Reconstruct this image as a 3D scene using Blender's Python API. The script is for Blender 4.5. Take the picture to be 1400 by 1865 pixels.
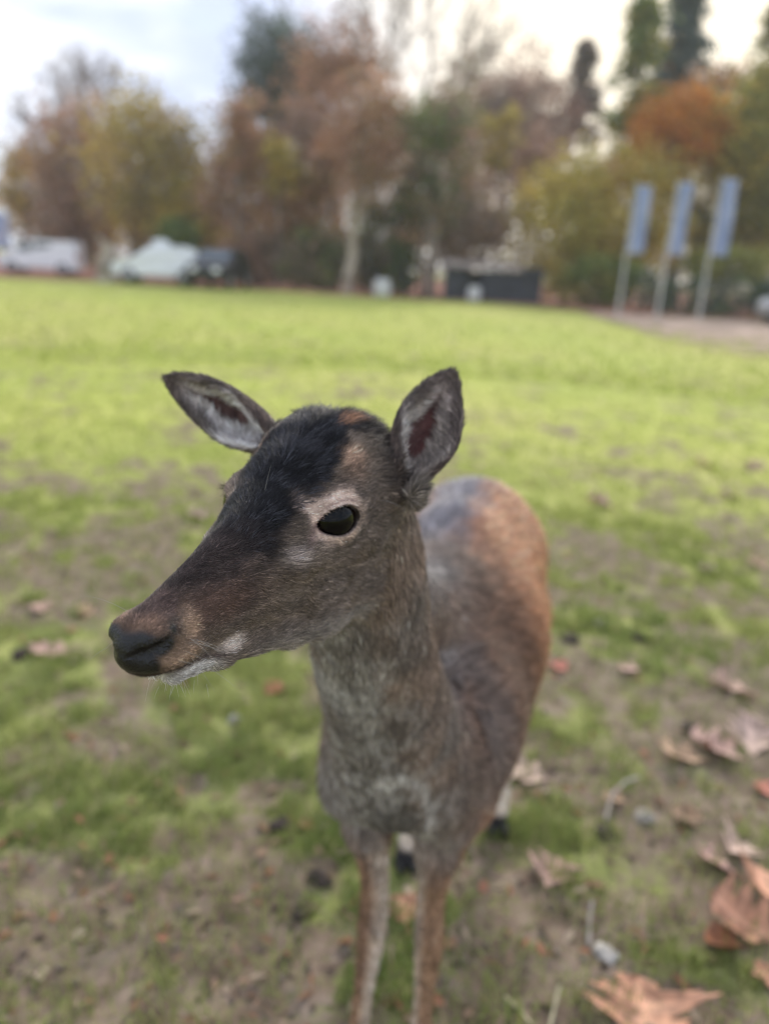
import bpy, bmesh, math, random
import numpy as np
from mathutils import Vector, Matrix, kdtree

scene = bpy.context.scene
for o in list(bpy.data.objects):
    bpy.data.objects.remove(o)
COL = scene.collection

# ------------------------------------------------------------------ camera
CAM_H = 1.15
PITCH, ROLL = math.radians(17.5), math.radians(3.3)
FPX, CX, CY = 1404.0, 700.0, 932.5
_r0 = np.array([1.0, 0, 0]); _f = np.array([0, math.cos(PITCH), -math.sin(PITCH)]); _u0 = np.array([0, math.sin(PITCH), math.cos(PITCH)])
CR = _r0 * math.cos(ROLL) + _u0 * math.sin(ROLL)
CU = _u0 * math.cos(ROLL) - _r0 * math.sin(ROLL)
CF = _f
CAM = np.array([0.0, 0.0, CAM_H])
cam_data = bpy.data.cameras.new("camera")
cam_data.sensor_fit = 'HORIZONTAL'; cam_data.sensor_width = 36.0
cam_data.lens = 36.0 * FPX / 1400.0
cam_data.clip_start = 0.02; cam_data.clip_end = 2000.0
cam_data.dof.use_dof = True
cam_data.dof.focus_distance = 0.480
cam_data.dof.aperture_fstop = (cam_data.lens / 1000.0) / 0.0087
cam = bpy.data.objects.new("camera", cam_data)
cam.matrix_world = Matrix(((CR[0], CU[0], -CF[0], 0), (CR[1], CU[1], -CF[1], 0), (CR[2], CU[2], -CF[2], CAM_H), (0, 0, 0, 1)))
COL.objects.link(cam); scene.camera = cam

# ------------------------------------------------------------------ light: bright broken overcast, hidden sun low behind the trees
SUN_EL, SUN_AZ = math.radians(33), math.radians(16)      # azimuth clockwise from +Y
sun_data = bpy.data.lights.new("sun", 'SUN')
sun_data.energy = 2.4; sun_data.angle = math.radians(12); sun_data.color = (1.0, 0.93, 0.82)
sun = bpy.data.objects.new("sun", sun_data)
sd = Vector((math.sin(SUN_AZ) * math.cos(SUN_EL), math.cos(SUN_AZ) * math.cos(SUN_EL), math.sin(SUN_EL)))
sun.rotation_euler = sd.to_track_quat('Z', 'Y').to_euler()
COL.objects.link(sun)

world = bpy.data.worlds.new("World"); scene.world = world; world.use_nodes = True
nt = world.node_tree; nt.nodes.clear()
def N(t, kind, **kw):
    n = t.nodes.new(kind)
    for k, v in kw.items():
        if k.startswith('i_'):
            n.inputs[int(k[2:]) if k[2:].isdigit() else k[2:].replace('_', ' ')].default_value = v
        else:
            setattr(n, k, v)
    return n
w_out = N(nt, 'ShaderNodeOutputWorld'); w_bg = N(nt, 'ShaderNodeBackground'); w_bg.inputs[1].default_value = 0.1
w_sky = N(nt, 'ShaderNodeTexSky', sky_type='NISHITA'); w_sky.sun_disc = False
w_sky.sun_elevation = SUN_EL; w_sky.sun_rotation = SUN_AZ
w_tc = N(nt, 'ShaderNodeTexCoord'); w_map = N(nt, 'ShaderNodeMapping'); w_map.inputs['Scale'].default_value = (1, 1, 3.2)
w_map.inputs['Location'].default_value = (0.35, 0.1, 0.22)
w_n1 = N(nt, 'ShaderNodeTexNoise'); w_n1.inputs['Scale'].default_value = 2.1; w_n1.inputs['Detail'].default_value = 7; w_n1.inputs['Roughness'].default_value = 0.55
w_n2 = N(nt, 'ShaderNodeTexNoise'); w_n2.inputs['Scale'].default_value = 3.4; w_n2.inputs['Detail'].default_value = 5
w_r1 = N(nt, 'ShaderNodeValToRGB'); w_r1.color_ramp.elements[0].position = 0.36; w_r1.color_ramp.elements[1].position = 0.52
w_r2 = N(nt, 'ShaderNodeValToRGB')
w_r2.color_ramp.elements[0].position = 0.42; w_r2.color_ramp.elements[0].color = (0.44, 0.50, 0.64, 1)
w_r2.color_ramp.elements[1].position = 0.72; w_r2.color_ramp.elements[1].color = (0.92, 0.92, 0.92, 1)
w_gain = N(nt, 'ShaderNodeMixRGB', blend_type='MULTIPLY'); w_gain.inputs[0].default_value = 1.0; w_gain.inputs[2].default_value = (13.2, 13.2, 13.4, 1)
w_blue = N(nt, 'ShaderNodeMixRGB', blend_type='MIX'); w_blue.inputs[0].default_value = 0.75; w_blue.inputs[2].default_value = (6.6, 7.9, 10.2, 1)
w_mix = N(nt, 'ShaderNodeMixRGB', blend_type='MIX')
nt.links.new(w_tc.outputs['Generated'], w_map.inputs[0])
nt.links.new(w_map.outputs[0], w_n1.inputs[0]); nt.links.new(w_map.outputs[0], w_n2.inputs[0])
nt.links.new(w_n1.outputs[0], w_r1.inputs[0]); nt.links.new(w_n2.outputs[0], w_r2.inputs[0])
nt.links.new(w_r2.outputs[0], w_gain.inputs[1])
nt.links.new(w_sky.outputs[0], w_blue.inputs[1])
nt.links.new(w_r1.outputs[0], w_mix.inputs[0]); nt.links.new(w_blue.outputs[0], w_mix.inputs[1]); nt.links.new(w_gain.outputs[0], w_mix.inputs[2])
# warm glow of the hidden sun in the thin cloud low over the trees
w_dot = N(nt, 'ShaderNodeVectorMath', operation='DOT_PRODUCT'); w_dot.inputs[1].default_value = (math.sin(SUN_AZ) * math.cos(0.26), math.cos(SUN_AZ) * math.cos(0.26), math.sin(0.26))
nt.links.new(w_tc.outputs['Generated'], w_dot.inputs[0])
w_gl = N(nt, 'ShaderNodeMapRange', interpolation_type='SMOOTHSTEP'); w_gl.inputs[1].default_value = 0.90; w_gl.inputs[2].default_value = 1.0; w_gl.inputs[4].default_value = 0.85
nt.links.new(w_dot.outputs['Value'], w_gl.inputs[0])
w_warm = N(nt, 'ShaderNodeMixRGB', blend_type='MIX'); w_warm.inputs[2].default_value = (13.0, 11.4, 8.6, 1)
nt.links.new(w_gl.outputs[0], w_warm.inputs[0]); nt.links.new(w_mix.outputs[0], w_warm.inputs[1])
nt.links.new(w_warm.outputs[0], w_bg.inputs[0]); nt.links.new(w_bg.outputs[0], w_out.inputs[0])

scene.view_settings.view_transform = 'Standard'; scene.view_settings.look = 'None'
scene.view_settings.exposure = 0.45; scene.view_settings.gamma = 1.0; scene.view_settings.use_curve_mapping = False
scene.render.engine = 'CYCLES'
scene.cycles.max_bounces = 6; scene.cycles.diffuse_bounces = 3; scene.cycles.glossy_bounces = 2
scene.cycles.volume_bounces = 1; scene.cycles.transmission_bounces = 4; scene.cycles.transparent_max_bounces = 4
scene.cycles.use_denoising = True
scene.cycles.pixel_filter_type = 'BLACKMAN_HARRIS'; scene.cycles.filter_width = 1.15
scene.cycles_curves.shape = 'RIBBONS'

# ------------------------------------------------------------------ helpers
RNG = np.random.default_rng(7)
random.seed(7)

def ray(px, py):
    return CF + CR * ((px - CX) / FPX) - CU * ((py - CY) / FPX)
def U(px, py, z):                       # point seen at pixel (1400 wide frame) at depth z along the optical axis
    return CAM + ray(px, py) * z
def at(px, py, d):                      # point seen at a pixel at horizontal distance d
    r = ray(px, py); return CAM + r * (d / r[1])
def G(px, py):                          # ground point seen at a pixel
    r = ray(px, py); return CAM + r * (-CAM_H / r[2])

_perm = np.random.default_rng(11).integers(0, 2**31, 4096)
def _h(ix, iy, iz):
    n = (ix * 73856093) ^ (iy * 19349663) ^ (iz * 83492791)
    return (_perm[n & 4095] & 0xffff) / 65535.0
def noise3(p):
    p = np.asarray(p, float); i = np.floor(p).astype(np.int64); f = p - i; f = f * f * (3 - 2 * f)
    r = 0
    for dx in (0, 1):
        wx = f[..., 0] if dx else 1 - f[..., 0]
        for dy in (0, 1):
            wy = f[..., 1] if dy else 1 - f[..., 1]
            for dz in (0, 1):
                wz = f[..., 2] if dz else 1 - f[..., 2]
                r = r + wx * wy * wz * _h(i[..., 0] + dx, i[..., 1] + dy, i[..., 2] + dz)
    return r
def fbm(p, octv=4, gain=0.5):
    s = 0; a = 1; t = 0
    p = np.asarray(p, float)
    for k in range(octv):
        s = s + a * noise3(p * 2**k + 17.3 * k); t += a; a *= gain
    return s / t
def fbm2(x, y, sc, octv=4, off=0.0):
    return fbm(np.stack([x * sc, y * sc, np.full_like(x, off)], -1), octv)
def sst(a, b, x):
    t = np.clip((x - a) / (b - a), 0, 1); return t * t * (3 - 2 * t)

def itp(x, T):
    T = np.asarray(T, float); o = np.argsort(T[:, 0]); return np.interp(x, T[o, 0], T[o, 1])
def itps(x, T):                                   # smooth (catmull-rom) table lookup
    T = np.asarray(T, float); T = T[np.argsort(T[:, 0])]; X, Y = T[:, 0], T[:, 1]; m = np.gradient(Y, X)
    i = np.clip(np.searchsorted(X, x) - 1, 0, len(X) - 2); h = X[i + 1] - X[i]; t = np.clip((x - X[i]) / h, 0, 1)
    return (2*t**3-3*t**2+1)*Y[i] + (t**3-2*t**2+t)*h*m[i] + (-2*t**3+3*t**2)*Y[i+1] + (t**3-t**2)*h*m[i+1]


def tag(o, label=None, cat=None, group=None, kind=None):
    if label: o['label'] = label
    if cat: o['category'] = cat
    if group: o['group'] = group
    if kind: o['kind'] = kind
    return o
def link(name, me, mat=None, parent=None):
    o = bpy.data.objects.new(name, me); COL.objects.link(o)
    if mat is not None and len(me.materials) == 0: me.materials.append(mat)
    if parent is not None: o.parent = parent
    return o
def empty(name, loc, rz=0.0):
    o = bpy.data.objects.new(name, None); COL.objects.link(o); o.location = loc; o.rotation_euler = (0, 0, rz); o.empty_display_size = 0.1
    return o
def mesh_np(name, V, F, smooth=True):
    """V (n,3); F (m,3) or (m,4) int array"""
    me = bpy.data.meshes.new(name); V = np.asarray(V, np.float32); F = np.asarray(F, np.int32)
    me.vertices.add(len(V)); me.vertices.foreach_set('co', V.ravel())
    k = F.shape[1]
    me.loops.add(F.size); me.loops.foreach_set('vertex_index', F.ravel())
    me.polygons.add(len(F)); me.polygons.foreach_set('loop_start', np.arange(0, F.size, k, dtype=np.int32))
    me.polygons.foreach_set('loop_total', np.full(len(F), k, np.int32))
    me.polygons.foreach_set('use_smooth', np.full(len(F), smooth, bool))
    me.update(calc_edges=True); return me
def set_col(me, name, C, dom='POINT'):
    a = me.attributes.new(name, 'FLOAT_COLOR', dom); C = np.asarray(C, np.float32)
    if C.shape[1] == 3: C = np.concatenate([C, np.ones((len(C), 1), np.float32)], 1)
    a.data.foreach_set('color', C.ravel())
def set_f(me, name, v, dom='POINT'):
    a = me.attributes.new(name, 'FLOAT', dom); a.data.foreach_set('value', np.asarray(v, np.float32))

def mat(name, col, rough=0.6, noise=0.0, nscale=8.0, spec=0.3, metal=0.0, bump=0.0, coat=0.0):
    m = bpy.data.materials.new(name); m.use_nodes = True; t = m.node_tree; b = t.nodes['Principled BSDF']
    b.inputs['Roughness'].default_value = rough; b.inputs['Specular IOR Level'].default_value = spec; b.inputs['Metallic'].default_value = metal
    b.inputs['Coat Weight'].default_value = coat
    tc = N(t, 'ShaderNodeTexCoord'); n = N(t, 'ShaderNodeTexNoise'); n.inputs['Scale'].default_value = nscale; n.inputs['Detail'].default_value = 5
    t.links.new(tc.outputs['Object'], n.inputs[0])
    r = N(t, 'ShaderNodeValToRGB'); c = np.array(col[:3])
    r.color_ramp.elements[0].position = 0.3; r.color_ramp.elements[1].position = 0.7
    r.color_ramp.elements[0].color = (*np.clip(c * (1 - noise), 0, 1), 1); r.color_ramp.elements[1].color = (*np.clip(c * (1 + noise), 0, 1), 1)
    t.links.new(n.outputs[0], r.inputs[0]); t.links.new(r.outputs[0], b.inputs['Base Color'])
    if bump:
        bp = N(t, 'ShaderNodeBump'); bp.inputs['Strength'].default_value = bump; t.links.new(n.outputs[0], bp.inputs['Height']); t.links.new(bp.outputs[0], b.inputs['Normal'])
    return m
def attr_mat(name, attr='col', rough=0.7, spec=0.2, transl=0.0, var=0.0, nscale=30.0, bump=0.0):
    m = bpy.data.materials.new(name); m.use_nodes = True; t = m.node_tree; b = t.nodes['Principled BSDF']; out = t.nodes['Material Output']
    a = N(t, 'ShaderNodeAttribute', attribute_name=attr)
    b.inputs['Roughness'].default_value = rough; b.inputs['Specular IOR Level'].default_value = spec
    src = a.outputs['Color']
    tc = N(t, 'ShaderNodeTexCoord'); n = N(t, 'ShaderNodeTexNoise'); n.inputs['Scale'].default_value = nscale; n.inputs['Detail'].default_value = 4
    t.links.new(tc.outputs['Object'], n.inputs[0])
    if var:
        mr = N(t, 'ShaderNodeMapRange'); mr.inputs[1].default_value = 0.25; mr.inputs[2].default_value = 0.75; mr.inputs[3].default_value = 1 - var; mr.inputs[4].default_value = 1 + var
        t.links.new(n.outputs[0], mr.inputs[0])
        mx = N(t, 'ShaderNodeVectorMath', operation='SCALE'); t.links.new(src, mx.inputs[0]); t.links.new(mr.outputs[0], mx.inputs['Scale']); src = mx.outputs[0]
    t.links.new(src, b.inputs['Base Color'])
    if bump:
        bp = N(t, 'ShaderNodeBump'); bp.inputs['Strength'].default_value = bump; bp.inputs['Distance'].default_value = 0.002; t.links.new(n.outputs[0], bp.inputs['Height']); t.links.new(bp.outputs[0], b.inputs['Normal'])
    if transl:
        tr = N(t, 'ShaderNodeBsdfTranslucent'); t.links.new(src, tr.inputs[0])
        ms = N(t, 'ShaderNodeMixShader'); ms.inputs[0].default_value = transl
        t.links.new(b.outputs[0], ms.inputs[1]); t.links.new(tr.outputs[0], ms.inputs[2]); t.links.new(ms.outputs[0], out.inputs[0])
    return m
DEER_VOX, FUR_D, TREE_Q = 0.002, 1.9e6, 1.0; HAZE_D = 0.0011
# ------------------------------------------------------------------ ground
def hgt(x, y):
    r = np.sqrt(x * x + y * y); near = 1 / (1 + (r / 9.0) ** 2)
    h = (fbm2(x, y, 7.0, 3, 1.0) - .5) * .035 + (fbm2(x, y, 26.0, 3, 2.0) - .5) * .020
    h = h * (.25 + .75 * near) + (fbm2(x, y, .35, 2, 3.0) - .5) * .022 * sst(1.5, 6, r)
    return h - .004
def mudf(x, y):
    r = np.sqrt(x * x + y * y)
    n = fbm2(x, y, 2.9, 4, 5.0) * .52 + fbm2(x, y, 12.0, 3, 7.0) * .48
    side = sst(.15, .8, x / np.maximum(y, .3)) * sst(3.4, 1.6, y) * .10
    left = np.exp(-((x + 1.0) / .9) ** 2 - ((y - 3.0) / .9) ** 2) * .10 - np.exp(-((x + .55) / .42) ** 2 - ((y - 1.65) / .4) ** 2) * .07 + np.exp(-((x + .25) / .35) ** 2 - ((y - 1.15) / .18) ** 2) * .09 + np.exp(-((x + .55) / .4) ** 2 - ((y - 1.0) / .2) ** 2) * .09
    bias = itp(r, [(0, .015), (1.2, .015), (2.2, .0), (3.2, .005), (4.5, -.035), (6, -.06), (8, -.09), (14, -.14), (40, -.16)])
    return sst(.43, .60, n + bias + side + left)
ang = np.concatenate([np.linspace(-180, -42, 28)[:-1], np.linspace(-42, 42, 331), np.linspace(42, 180, 28)[1:]])
rr = [0.0, .35]
while rr[-1] < 380: rr.append(rr[-1] + max(.012, .0165 * rr[-1]))
rr = np.array(rr); A_, R_ = np.meshgrid(np.radians(ang), rr); X = R_ * np.sin(A_); Y = R_ * np.cos(A_)
Z = hgt(X.ravel(), Y.ravel()) * sst(1.0, .0, np.abs(A_.ravel()) - 1.2)
V = np.stack([X.ravel(), Y.ravel(), Z], 1); na = len(ang); i0 = np.arange(len(rr) - 1)[:, None] * na + np.arange(na - 1)[None]
F = np.stack([i0, i0 + na, i0 + na + 1, i0 + 1], -1).reshape(-1, 4)[:, ::-1]
gme = mesh_np('ground', V, F); set_f(gme, 'mud', mudf(V[:, 0], V[:, 1]))
gm = bpy.data.materials.new('field_ground'); gm.use_nodes = True; t = gm.node_tree; b = t.nodes['Principled BSDF']; b.inputs['Roughness'].default_value = .9; b.inputs['Specular IOR Level'].default_value = .15
tc = N(t, 'ShaderNodeTexCoord'); am = N(t, 'ShaderNodeAttribute', attribute_name='mud')
def tex(sc, det=5, rough=.55):
    n = N(t, 'ShaderNodeTexNoise'); n.inputs['Scale'].default_value = sc; n.inputs['Detail'].default_value = det; n.inputs['Roughness'].default_value = rough; t.links.new(tc.outputs['Object'], n.inputs[0]); return n
def ramp(src, stops):
    r = N(t, 'ShaderNodeValToRGB'); e = r.color_ramp.elements
    e[0].position, e[0].color = stops[0][0], (*stops[0][1], 1); e[1].position, e[1].color = stops[-1][0], (*stops[-1][1], 1)
    for p, c in stops[1:-1]: q = e.new(p); q.color = (*c, 1)
    t.links.new(src, r.inputs[0]); return r
n_f, n_m, n_b, n_g = tex(55), tex(14, 6), tex(.22, 4), tex(3.0, 5)
soil = ramp(n_m.outputs[0], [(.3, (.105, .075, .054)), (.5, (.19, .140, .104)), (.72, (.29, .225, .175))])
soil2 = N(t, 'ShaderNodeMixRGB', blend_type='OVERLAY'); soil2.inputs[0].default_value = .55; t.links.new(soil.outputs[0], soil2.inputs[1]); t.links.new(n_f.outputs[0], soil2.inputs[2])
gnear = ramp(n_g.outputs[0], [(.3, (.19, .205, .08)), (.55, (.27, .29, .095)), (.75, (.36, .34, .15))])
gfar = ramp(n_b.outputs[0], [(.32, (.39, .455, .095)), (.5, (.47, .495, .12)), (.7, (.53, .49, .17))])  # far grass brightened, the glow of backlit blades put into its colour
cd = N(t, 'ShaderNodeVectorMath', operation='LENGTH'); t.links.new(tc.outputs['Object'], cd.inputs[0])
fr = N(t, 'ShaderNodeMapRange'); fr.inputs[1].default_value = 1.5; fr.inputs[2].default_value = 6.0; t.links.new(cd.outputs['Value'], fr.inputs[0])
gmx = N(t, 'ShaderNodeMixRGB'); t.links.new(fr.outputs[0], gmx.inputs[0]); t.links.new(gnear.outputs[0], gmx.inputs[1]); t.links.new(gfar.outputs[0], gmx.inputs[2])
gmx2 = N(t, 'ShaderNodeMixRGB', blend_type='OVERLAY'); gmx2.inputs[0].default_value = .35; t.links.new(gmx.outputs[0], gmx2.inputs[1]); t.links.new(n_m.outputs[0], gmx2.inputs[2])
mm_ = N(t, 'ShaderNodeMath', operation='ADD'); mf = N(t, 'ShaderNodeMapRange'); mf.inputs[1].default_value = .35; mf.inputs[2].default_value = .65; mf.inputs[3].default_value = -.35; mf.inputs[4].default_value = .35
t.links.new(n_f.outputs[0], mf.inputs[0]); t.links.new(am.outputs['Fac'], mm_.inputs[0]); t.links.new(mf.outputs[0], mm_.inputs[1]); mm_.use_clamp = True
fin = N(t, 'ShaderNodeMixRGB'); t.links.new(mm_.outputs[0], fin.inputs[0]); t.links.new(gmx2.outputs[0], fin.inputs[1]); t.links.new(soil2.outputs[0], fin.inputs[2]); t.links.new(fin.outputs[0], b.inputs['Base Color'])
bp = N(t, 'ShaderNodeBump'); bp.inputs['Strength'].default_value = .5; bp.inputs['Distance'].default_value = .010; t.links.new(n_f.outputs[0], bp.inputs['Height']); t.links.new(bp.outputs[0], b.inputs['Normal'])
tag(link('ground', gme, gm), kind='structure')

def sheet(name, pts, z, m, n=10):
    bm = bmesh.new(); vs = [bm.verts.new((p[0], p[1], z)) for p in pts]; bm.faces.new(vs); me = bpy.data.meshes.new(name); bm.to_mesh(me); bm.free()
    return tag(link(name, me, m), kind='structure')
litter_m = mat('russet_litter', (.36, .17, .12), .9, .5, 1.2, .1)
path_m = mat('sandy_path', (.42, .31, .24), .9, .25, .8, .1)
def gx(px, py, far=None):
    p = G(px, py); return (p[0], p[1])
def wl(px, d):
    p = at(px, 500, d); return (p[0], p[1])
# edge of the field: leaf litter under the trees, and the pale track on the right
edge = [(-2600, 26), (-700, 27), (-200, 29), (0, 31), (200, 33.5), (430, 34), (640, 33.3), (900, 33.5), (1050, 31), (1120, 29.5), (1250, 30.5), (1500, 31), (2200, 30)]
sheet('forest_floor', [wl(p, d) for p, d in edge] + [wl(p, 140) for p in (2200, 1500, 900, 400, 0, -700, -2600)], .034, litter_m)
_k = [(1050, 570), (1120, 592), (1200, 618), (1300, 640), (1430, 664), (2100, 745)]
def track():
    nf, nw = 60, 14; V, E = [], []
    for i in range(nf + 1):
        f = 5 * i / nf; a = np.array(gx(np.interp(f, range(6), [k[0] for k in _k]), np.interp(f, range(6), [k[1] for k in _k]))); b = np.array(wl(np.interp(f, [0, 1, 2, 5], [1100, 1180, 1300, 2100]), 29.3 + .3 * math.sin(i)))
        for j in range(nw + 1): p = a + (b - a) * j / nw; V.append((p[0], p[1], .042)); E.append(j / nw)
    F = [(i * (nw + 1) + j, (i + 1) * (nw + 1) + j, (i + 1) * (nw + 1) + j + 1, i * (nw + 1) + j + 1) for i in range(nf) for j in range(nw)]
    me = mesh_np('path', V, F); set_f(me, 'edge', E); t = path_m.node_tree; b = t.nodes['Principled BSDF']
    ae = N(t, 'ShaderNodeAttribute', attribute_name='edge'); tc = N(t, 'ShaderNodeTexCoord'); n = N(t, 'ShaderNodeTexNoise'); n.inputs['Scale'].default_value = 2.2; n.inputs['Detail'].default_value = 6; t.links.new(tc.outputs['Object'], n.inputs[0])
    m1 = N(t, 'ShaderNodeMapRange'); m1.inputs[1].default_value = .3; m1.inputs[2].default_value = .7; m1.inputs[3].default_value = -.42; m1.inputs[4].default_value = .42; t.links.new(n.outputs[0], m1.inputs[0])
    ad = N(t, 'ShaderNodeMath', operation='ADD'); t.links.new(ae.outputs['Fac'], ad.inputs[0]); t.links.new(m1.outputs[0], ad.inputs[1]); m2 = N(t, 'ShaderNodeMapRange'); m2.inputs[1].default_value = .0; m2.inputs[2].default_value = .28; t.links.new(ad.outputs[0], m2.inputs[0]); t.links.new(m2.outputs[0], b.inputs['Alpha'])
    tag(link('path', me, path_m), kind='structure')
track()

# ------------------------------------------------------------------ grass blades
def grass():
    rng = np.random.default_rng(21)
    def batch(n, r0, r1, pw, h0, h1, w, amax):
        u = rng.random(n); r = (r0 ** pw + u * (r1 ** pw - r0 ** pw)) ** (1 / pw); a = np.radians(rng.uniform(-amax, amax, n))
        x, y = r * np.sin(a), r * np.cos(a); m = mudf(x, y); cl = fbm2(x, y, 16, 2, 9.0)
        k = rng.random(n) < np.clip(1.0 - m * .95, 0.16, 1) * sst(.30, .5, cl + .08)
        x, y, r, cl = x[k], y[k], r[k], cl[k]; n = len(x); z = hgt(x, y) - .002
        h = rng.uniform(h0, h1, n) * (.6 + .9 * sst(.35, .7, cl)); yaw = rng.uniform(0, 6.28, n); lean = rng.uniform(.15, 1.15, n); w_ = w * rng.uniform(.6, 1.3, n)
        d = np.stack([np.cos(yaw), np.sin(yaw), 0 * yaw], 1); s = np.stack([-np.sin(yaw), np.cos(yaw), 0 * yaw], 1); p = np.stack([x, y, z], 1)
        l1, l2 = lean * .5, lean * 1.25
        q1 = p + (d * np.sin(l1)[:, None] + np.array([0, 0, 1.]) * np.cos(l1)[:, None]) * (h * .55)[:, None]
        q2 = q1 + (d * np.sin(l2)[:, None] + np.array([0, 0, 1.]) * np.cos(l2)[:, None]) * (h * .5)[:, None]
        V = np.stack([p - s * w_[:, None], p + s * w_[:, None], q1 - s * (w_ * .8)[:, None], q1 + s * (w_ * .8)[:, None], q2], 1)
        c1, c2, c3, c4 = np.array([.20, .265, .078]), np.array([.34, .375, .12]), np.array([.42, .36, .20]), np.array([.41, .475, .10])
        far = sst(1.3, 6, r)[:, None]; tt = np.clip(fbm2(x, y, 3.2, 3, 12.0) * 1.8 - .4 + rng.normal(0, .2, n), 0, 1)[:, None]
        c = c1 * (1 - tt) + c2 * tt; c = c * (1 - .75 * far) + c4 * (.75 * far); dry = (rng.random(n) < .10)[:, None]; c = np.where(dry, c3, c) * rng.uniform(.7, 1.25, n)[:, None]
        return V, c
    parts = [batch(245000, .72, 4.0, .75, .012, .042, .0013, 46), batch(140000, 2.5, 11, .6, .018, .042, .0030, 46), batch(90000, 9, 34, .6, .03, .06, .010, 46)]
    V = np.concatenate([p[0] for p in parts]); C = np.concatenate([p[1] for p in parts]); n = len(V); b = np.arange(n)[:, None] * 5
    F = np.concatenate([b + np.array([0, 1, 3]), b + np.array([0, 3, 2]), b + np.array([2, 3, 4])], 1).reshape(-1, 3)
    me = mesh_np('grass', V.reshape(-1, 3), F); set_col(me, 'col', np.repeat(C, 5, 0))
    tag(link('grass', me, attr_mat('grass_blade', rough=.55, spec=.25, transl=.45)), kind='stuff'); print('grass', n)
grass()

def blobs(name, n, sz, cols, m, rng, mudmin, flat=.6, rmax=4.0, amax=33):
    ico = bmesh.new(); bmesh.ops.create_icosphere(ico, subdivisions=1, radius=1); bv = np.array([v.co[:] for v in ico.verts]); bf = np.array([[v.index for v in f.verts] for f in ico.faces]); ico.free()
    u = rng.random(n); r = .75 + (rmax - .75) * u ** 1.3; a = np.radians(rng.uniform(-amax, amax, n)); x, y = r * np.sin(a), r * np.cos(a); k = mudf(x, y) > mudmin; x, y = x[k], y[k]; n = len(x); z = hgt(x, y)
    s = sz[0] + (sz[1] - sz[0]) * rng.random(n) ** 3; jit = rng.uniform(.6, 1.3, (n, len(bv), 1)); sc = rng.uniform(.6, 1.2, (n, 1, 3)) * np.array([1, 1, flat])
    V = np.stack([x, y, z + s * .15], 1)[:, None, :] + bv[None] * jit * sc * s[:, None, None]
    F = (np.arange(n)[:, None, None] * len(bv) + bf[None]).reshape(-1, 3); C = np.array(cols)[rng.integers(0, len(cols), n)] * rng.uniform(.7, 1.25, (n, 1))
    me = mesh_np(name, V.reshape(-1, 3), F); set_col(me, 'col', np.repeat(C, len(bv), 0)); tag(link(name, me, m), kind='stuff')
soil_m = attr_mat('soil_crumb', rough=.95, spec=.1, var=.3, nscale=120, bump=.5)
blobs('soil_crumbs', 3200, (.0025, .012), [(.12, .09, .065), (.19, .15, .115), (.15, .115, .088), (.25, .20, .16)], soil_m, np.random.default_rng(3), .25)
def fragments():
    rng = np.random.default_rng(31); n = 2600; r = .75 + 5 * rng.random(n) ** 1.3; a = np.radians(rng.uniform(-33, 33, n)); x, y = r * np.sin(a), r * np.cos(a); z = hgt(x, y) + rng.uniform(.002, .012, n)
    yaw = rng.uniform(0, 6.28, n); L = rng.uniform(.004, .022, n); w = L * rng.uniform(.12, .7, n); d = np.stack([np.cos(yaw), np.sin(yaw), rng.uniform(-.25, .25, n)], 1); s = np.stack([-np.sin(yaw), np.cos(yaw), rng.uniform(-.3, .3, n)], 1); p = np.stack([x, y, z], 1)
    V = np.stack([p - d * L[:, None], p - s * w[:, None] + [0, 0, .002], p + d * L[:, None], p + s * w[:, None] + [0, 0, .003]], 1); F = np.arange(n * 4).reshape(n, 4)
    cols = np.array([(.30, .20, .14), (.22, .13, .08), (.38, .30, .22), (.14, .10, .07), (.34, .16, .10)]); C = cols[rng.integers(0, 5, n)]
    me = mesh_np('leaf_fragments', V.reshape(-1, 3), F, False); set_col(me, 'col', np.repeat(C, 4, 0)); tag(link('leaf_fragments', me, attr_mat('leaf_bits', rough=.8, transl=.15)), kind='stuff')
fragments()

# ------------------------------------------------------------------ trees
foliage_m = attr_mat('foliage', rough=.6, spec=.2, transl=.5)
bark_m = mat('bark', (.20, .165, .14), .9, .45, 3.0, .1, bump=.6)
bark_pale_m = mat('pale_bark', (.36, .31, .25), .85, .35, 2.0, .15, bump=.5)
bark_dark_m = mat('dark_bark', (.06, .052, .045), .9, .4, 3.0, .1, bump=.6)
def tubes(segs, sides=5):
    """segs: list of (p0, p1, r0, r1) -> verts, faces"""
    P0 = np.array([s[0] for s in segs]); P1 = np.array([s[1] for s in segs]); r0 = np.array([s[2] for s in segs]); r1 = np.array([s[3] for s in segs])
    d = P1 - P0; d /= np.linalg.norm(d, axis=1, keepdims=True) + 1e-9; ref = np.where(np.abs(d[:, 2:3]) > .9, [[1., 0, 0]], [[0, 0, 1.]]); a = np.cross(d, ref); a /= np.linalg.norm(a, axis=1, keepdims=True); b = np.cross(d, a)
    th = np.linspace(0, 2 * np.pi, sides, endpoint=False); ring = a[:, None] * np.cos(th)[None, :, None] + b[:, None] * np.sin(th)[None, :, None]
    V = np.concatenate([P0[:, None] + ring * r0[:, None, None], P1[:, None] + ring * r1[:, None, None]], 1)
    k = np.arange(sides); f = np.stack([k, (k + 1) % sides, sides + (k + 1) % sides, sides + k], 1)
    F = (np.arange(len(segs))[:, None, None] * 2 * sides + f[None]).reshape(-1, 4); return V.reshape(-1, 3), F
def wob(p0, p1, r0, r1, n, amp, rng):
    P = [p0 + (p1 - p0) * k / n + (rng.normal(0, amp, 3) if 0 < k < n else 0) for k in range(n + 1)]; R = [r0 + (r1 - r0) * k / n for k in range(n + 1)]
    return [(P[k], P[k + 1], R[k], R[k + 1]) for k in range(n)], P
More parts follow.
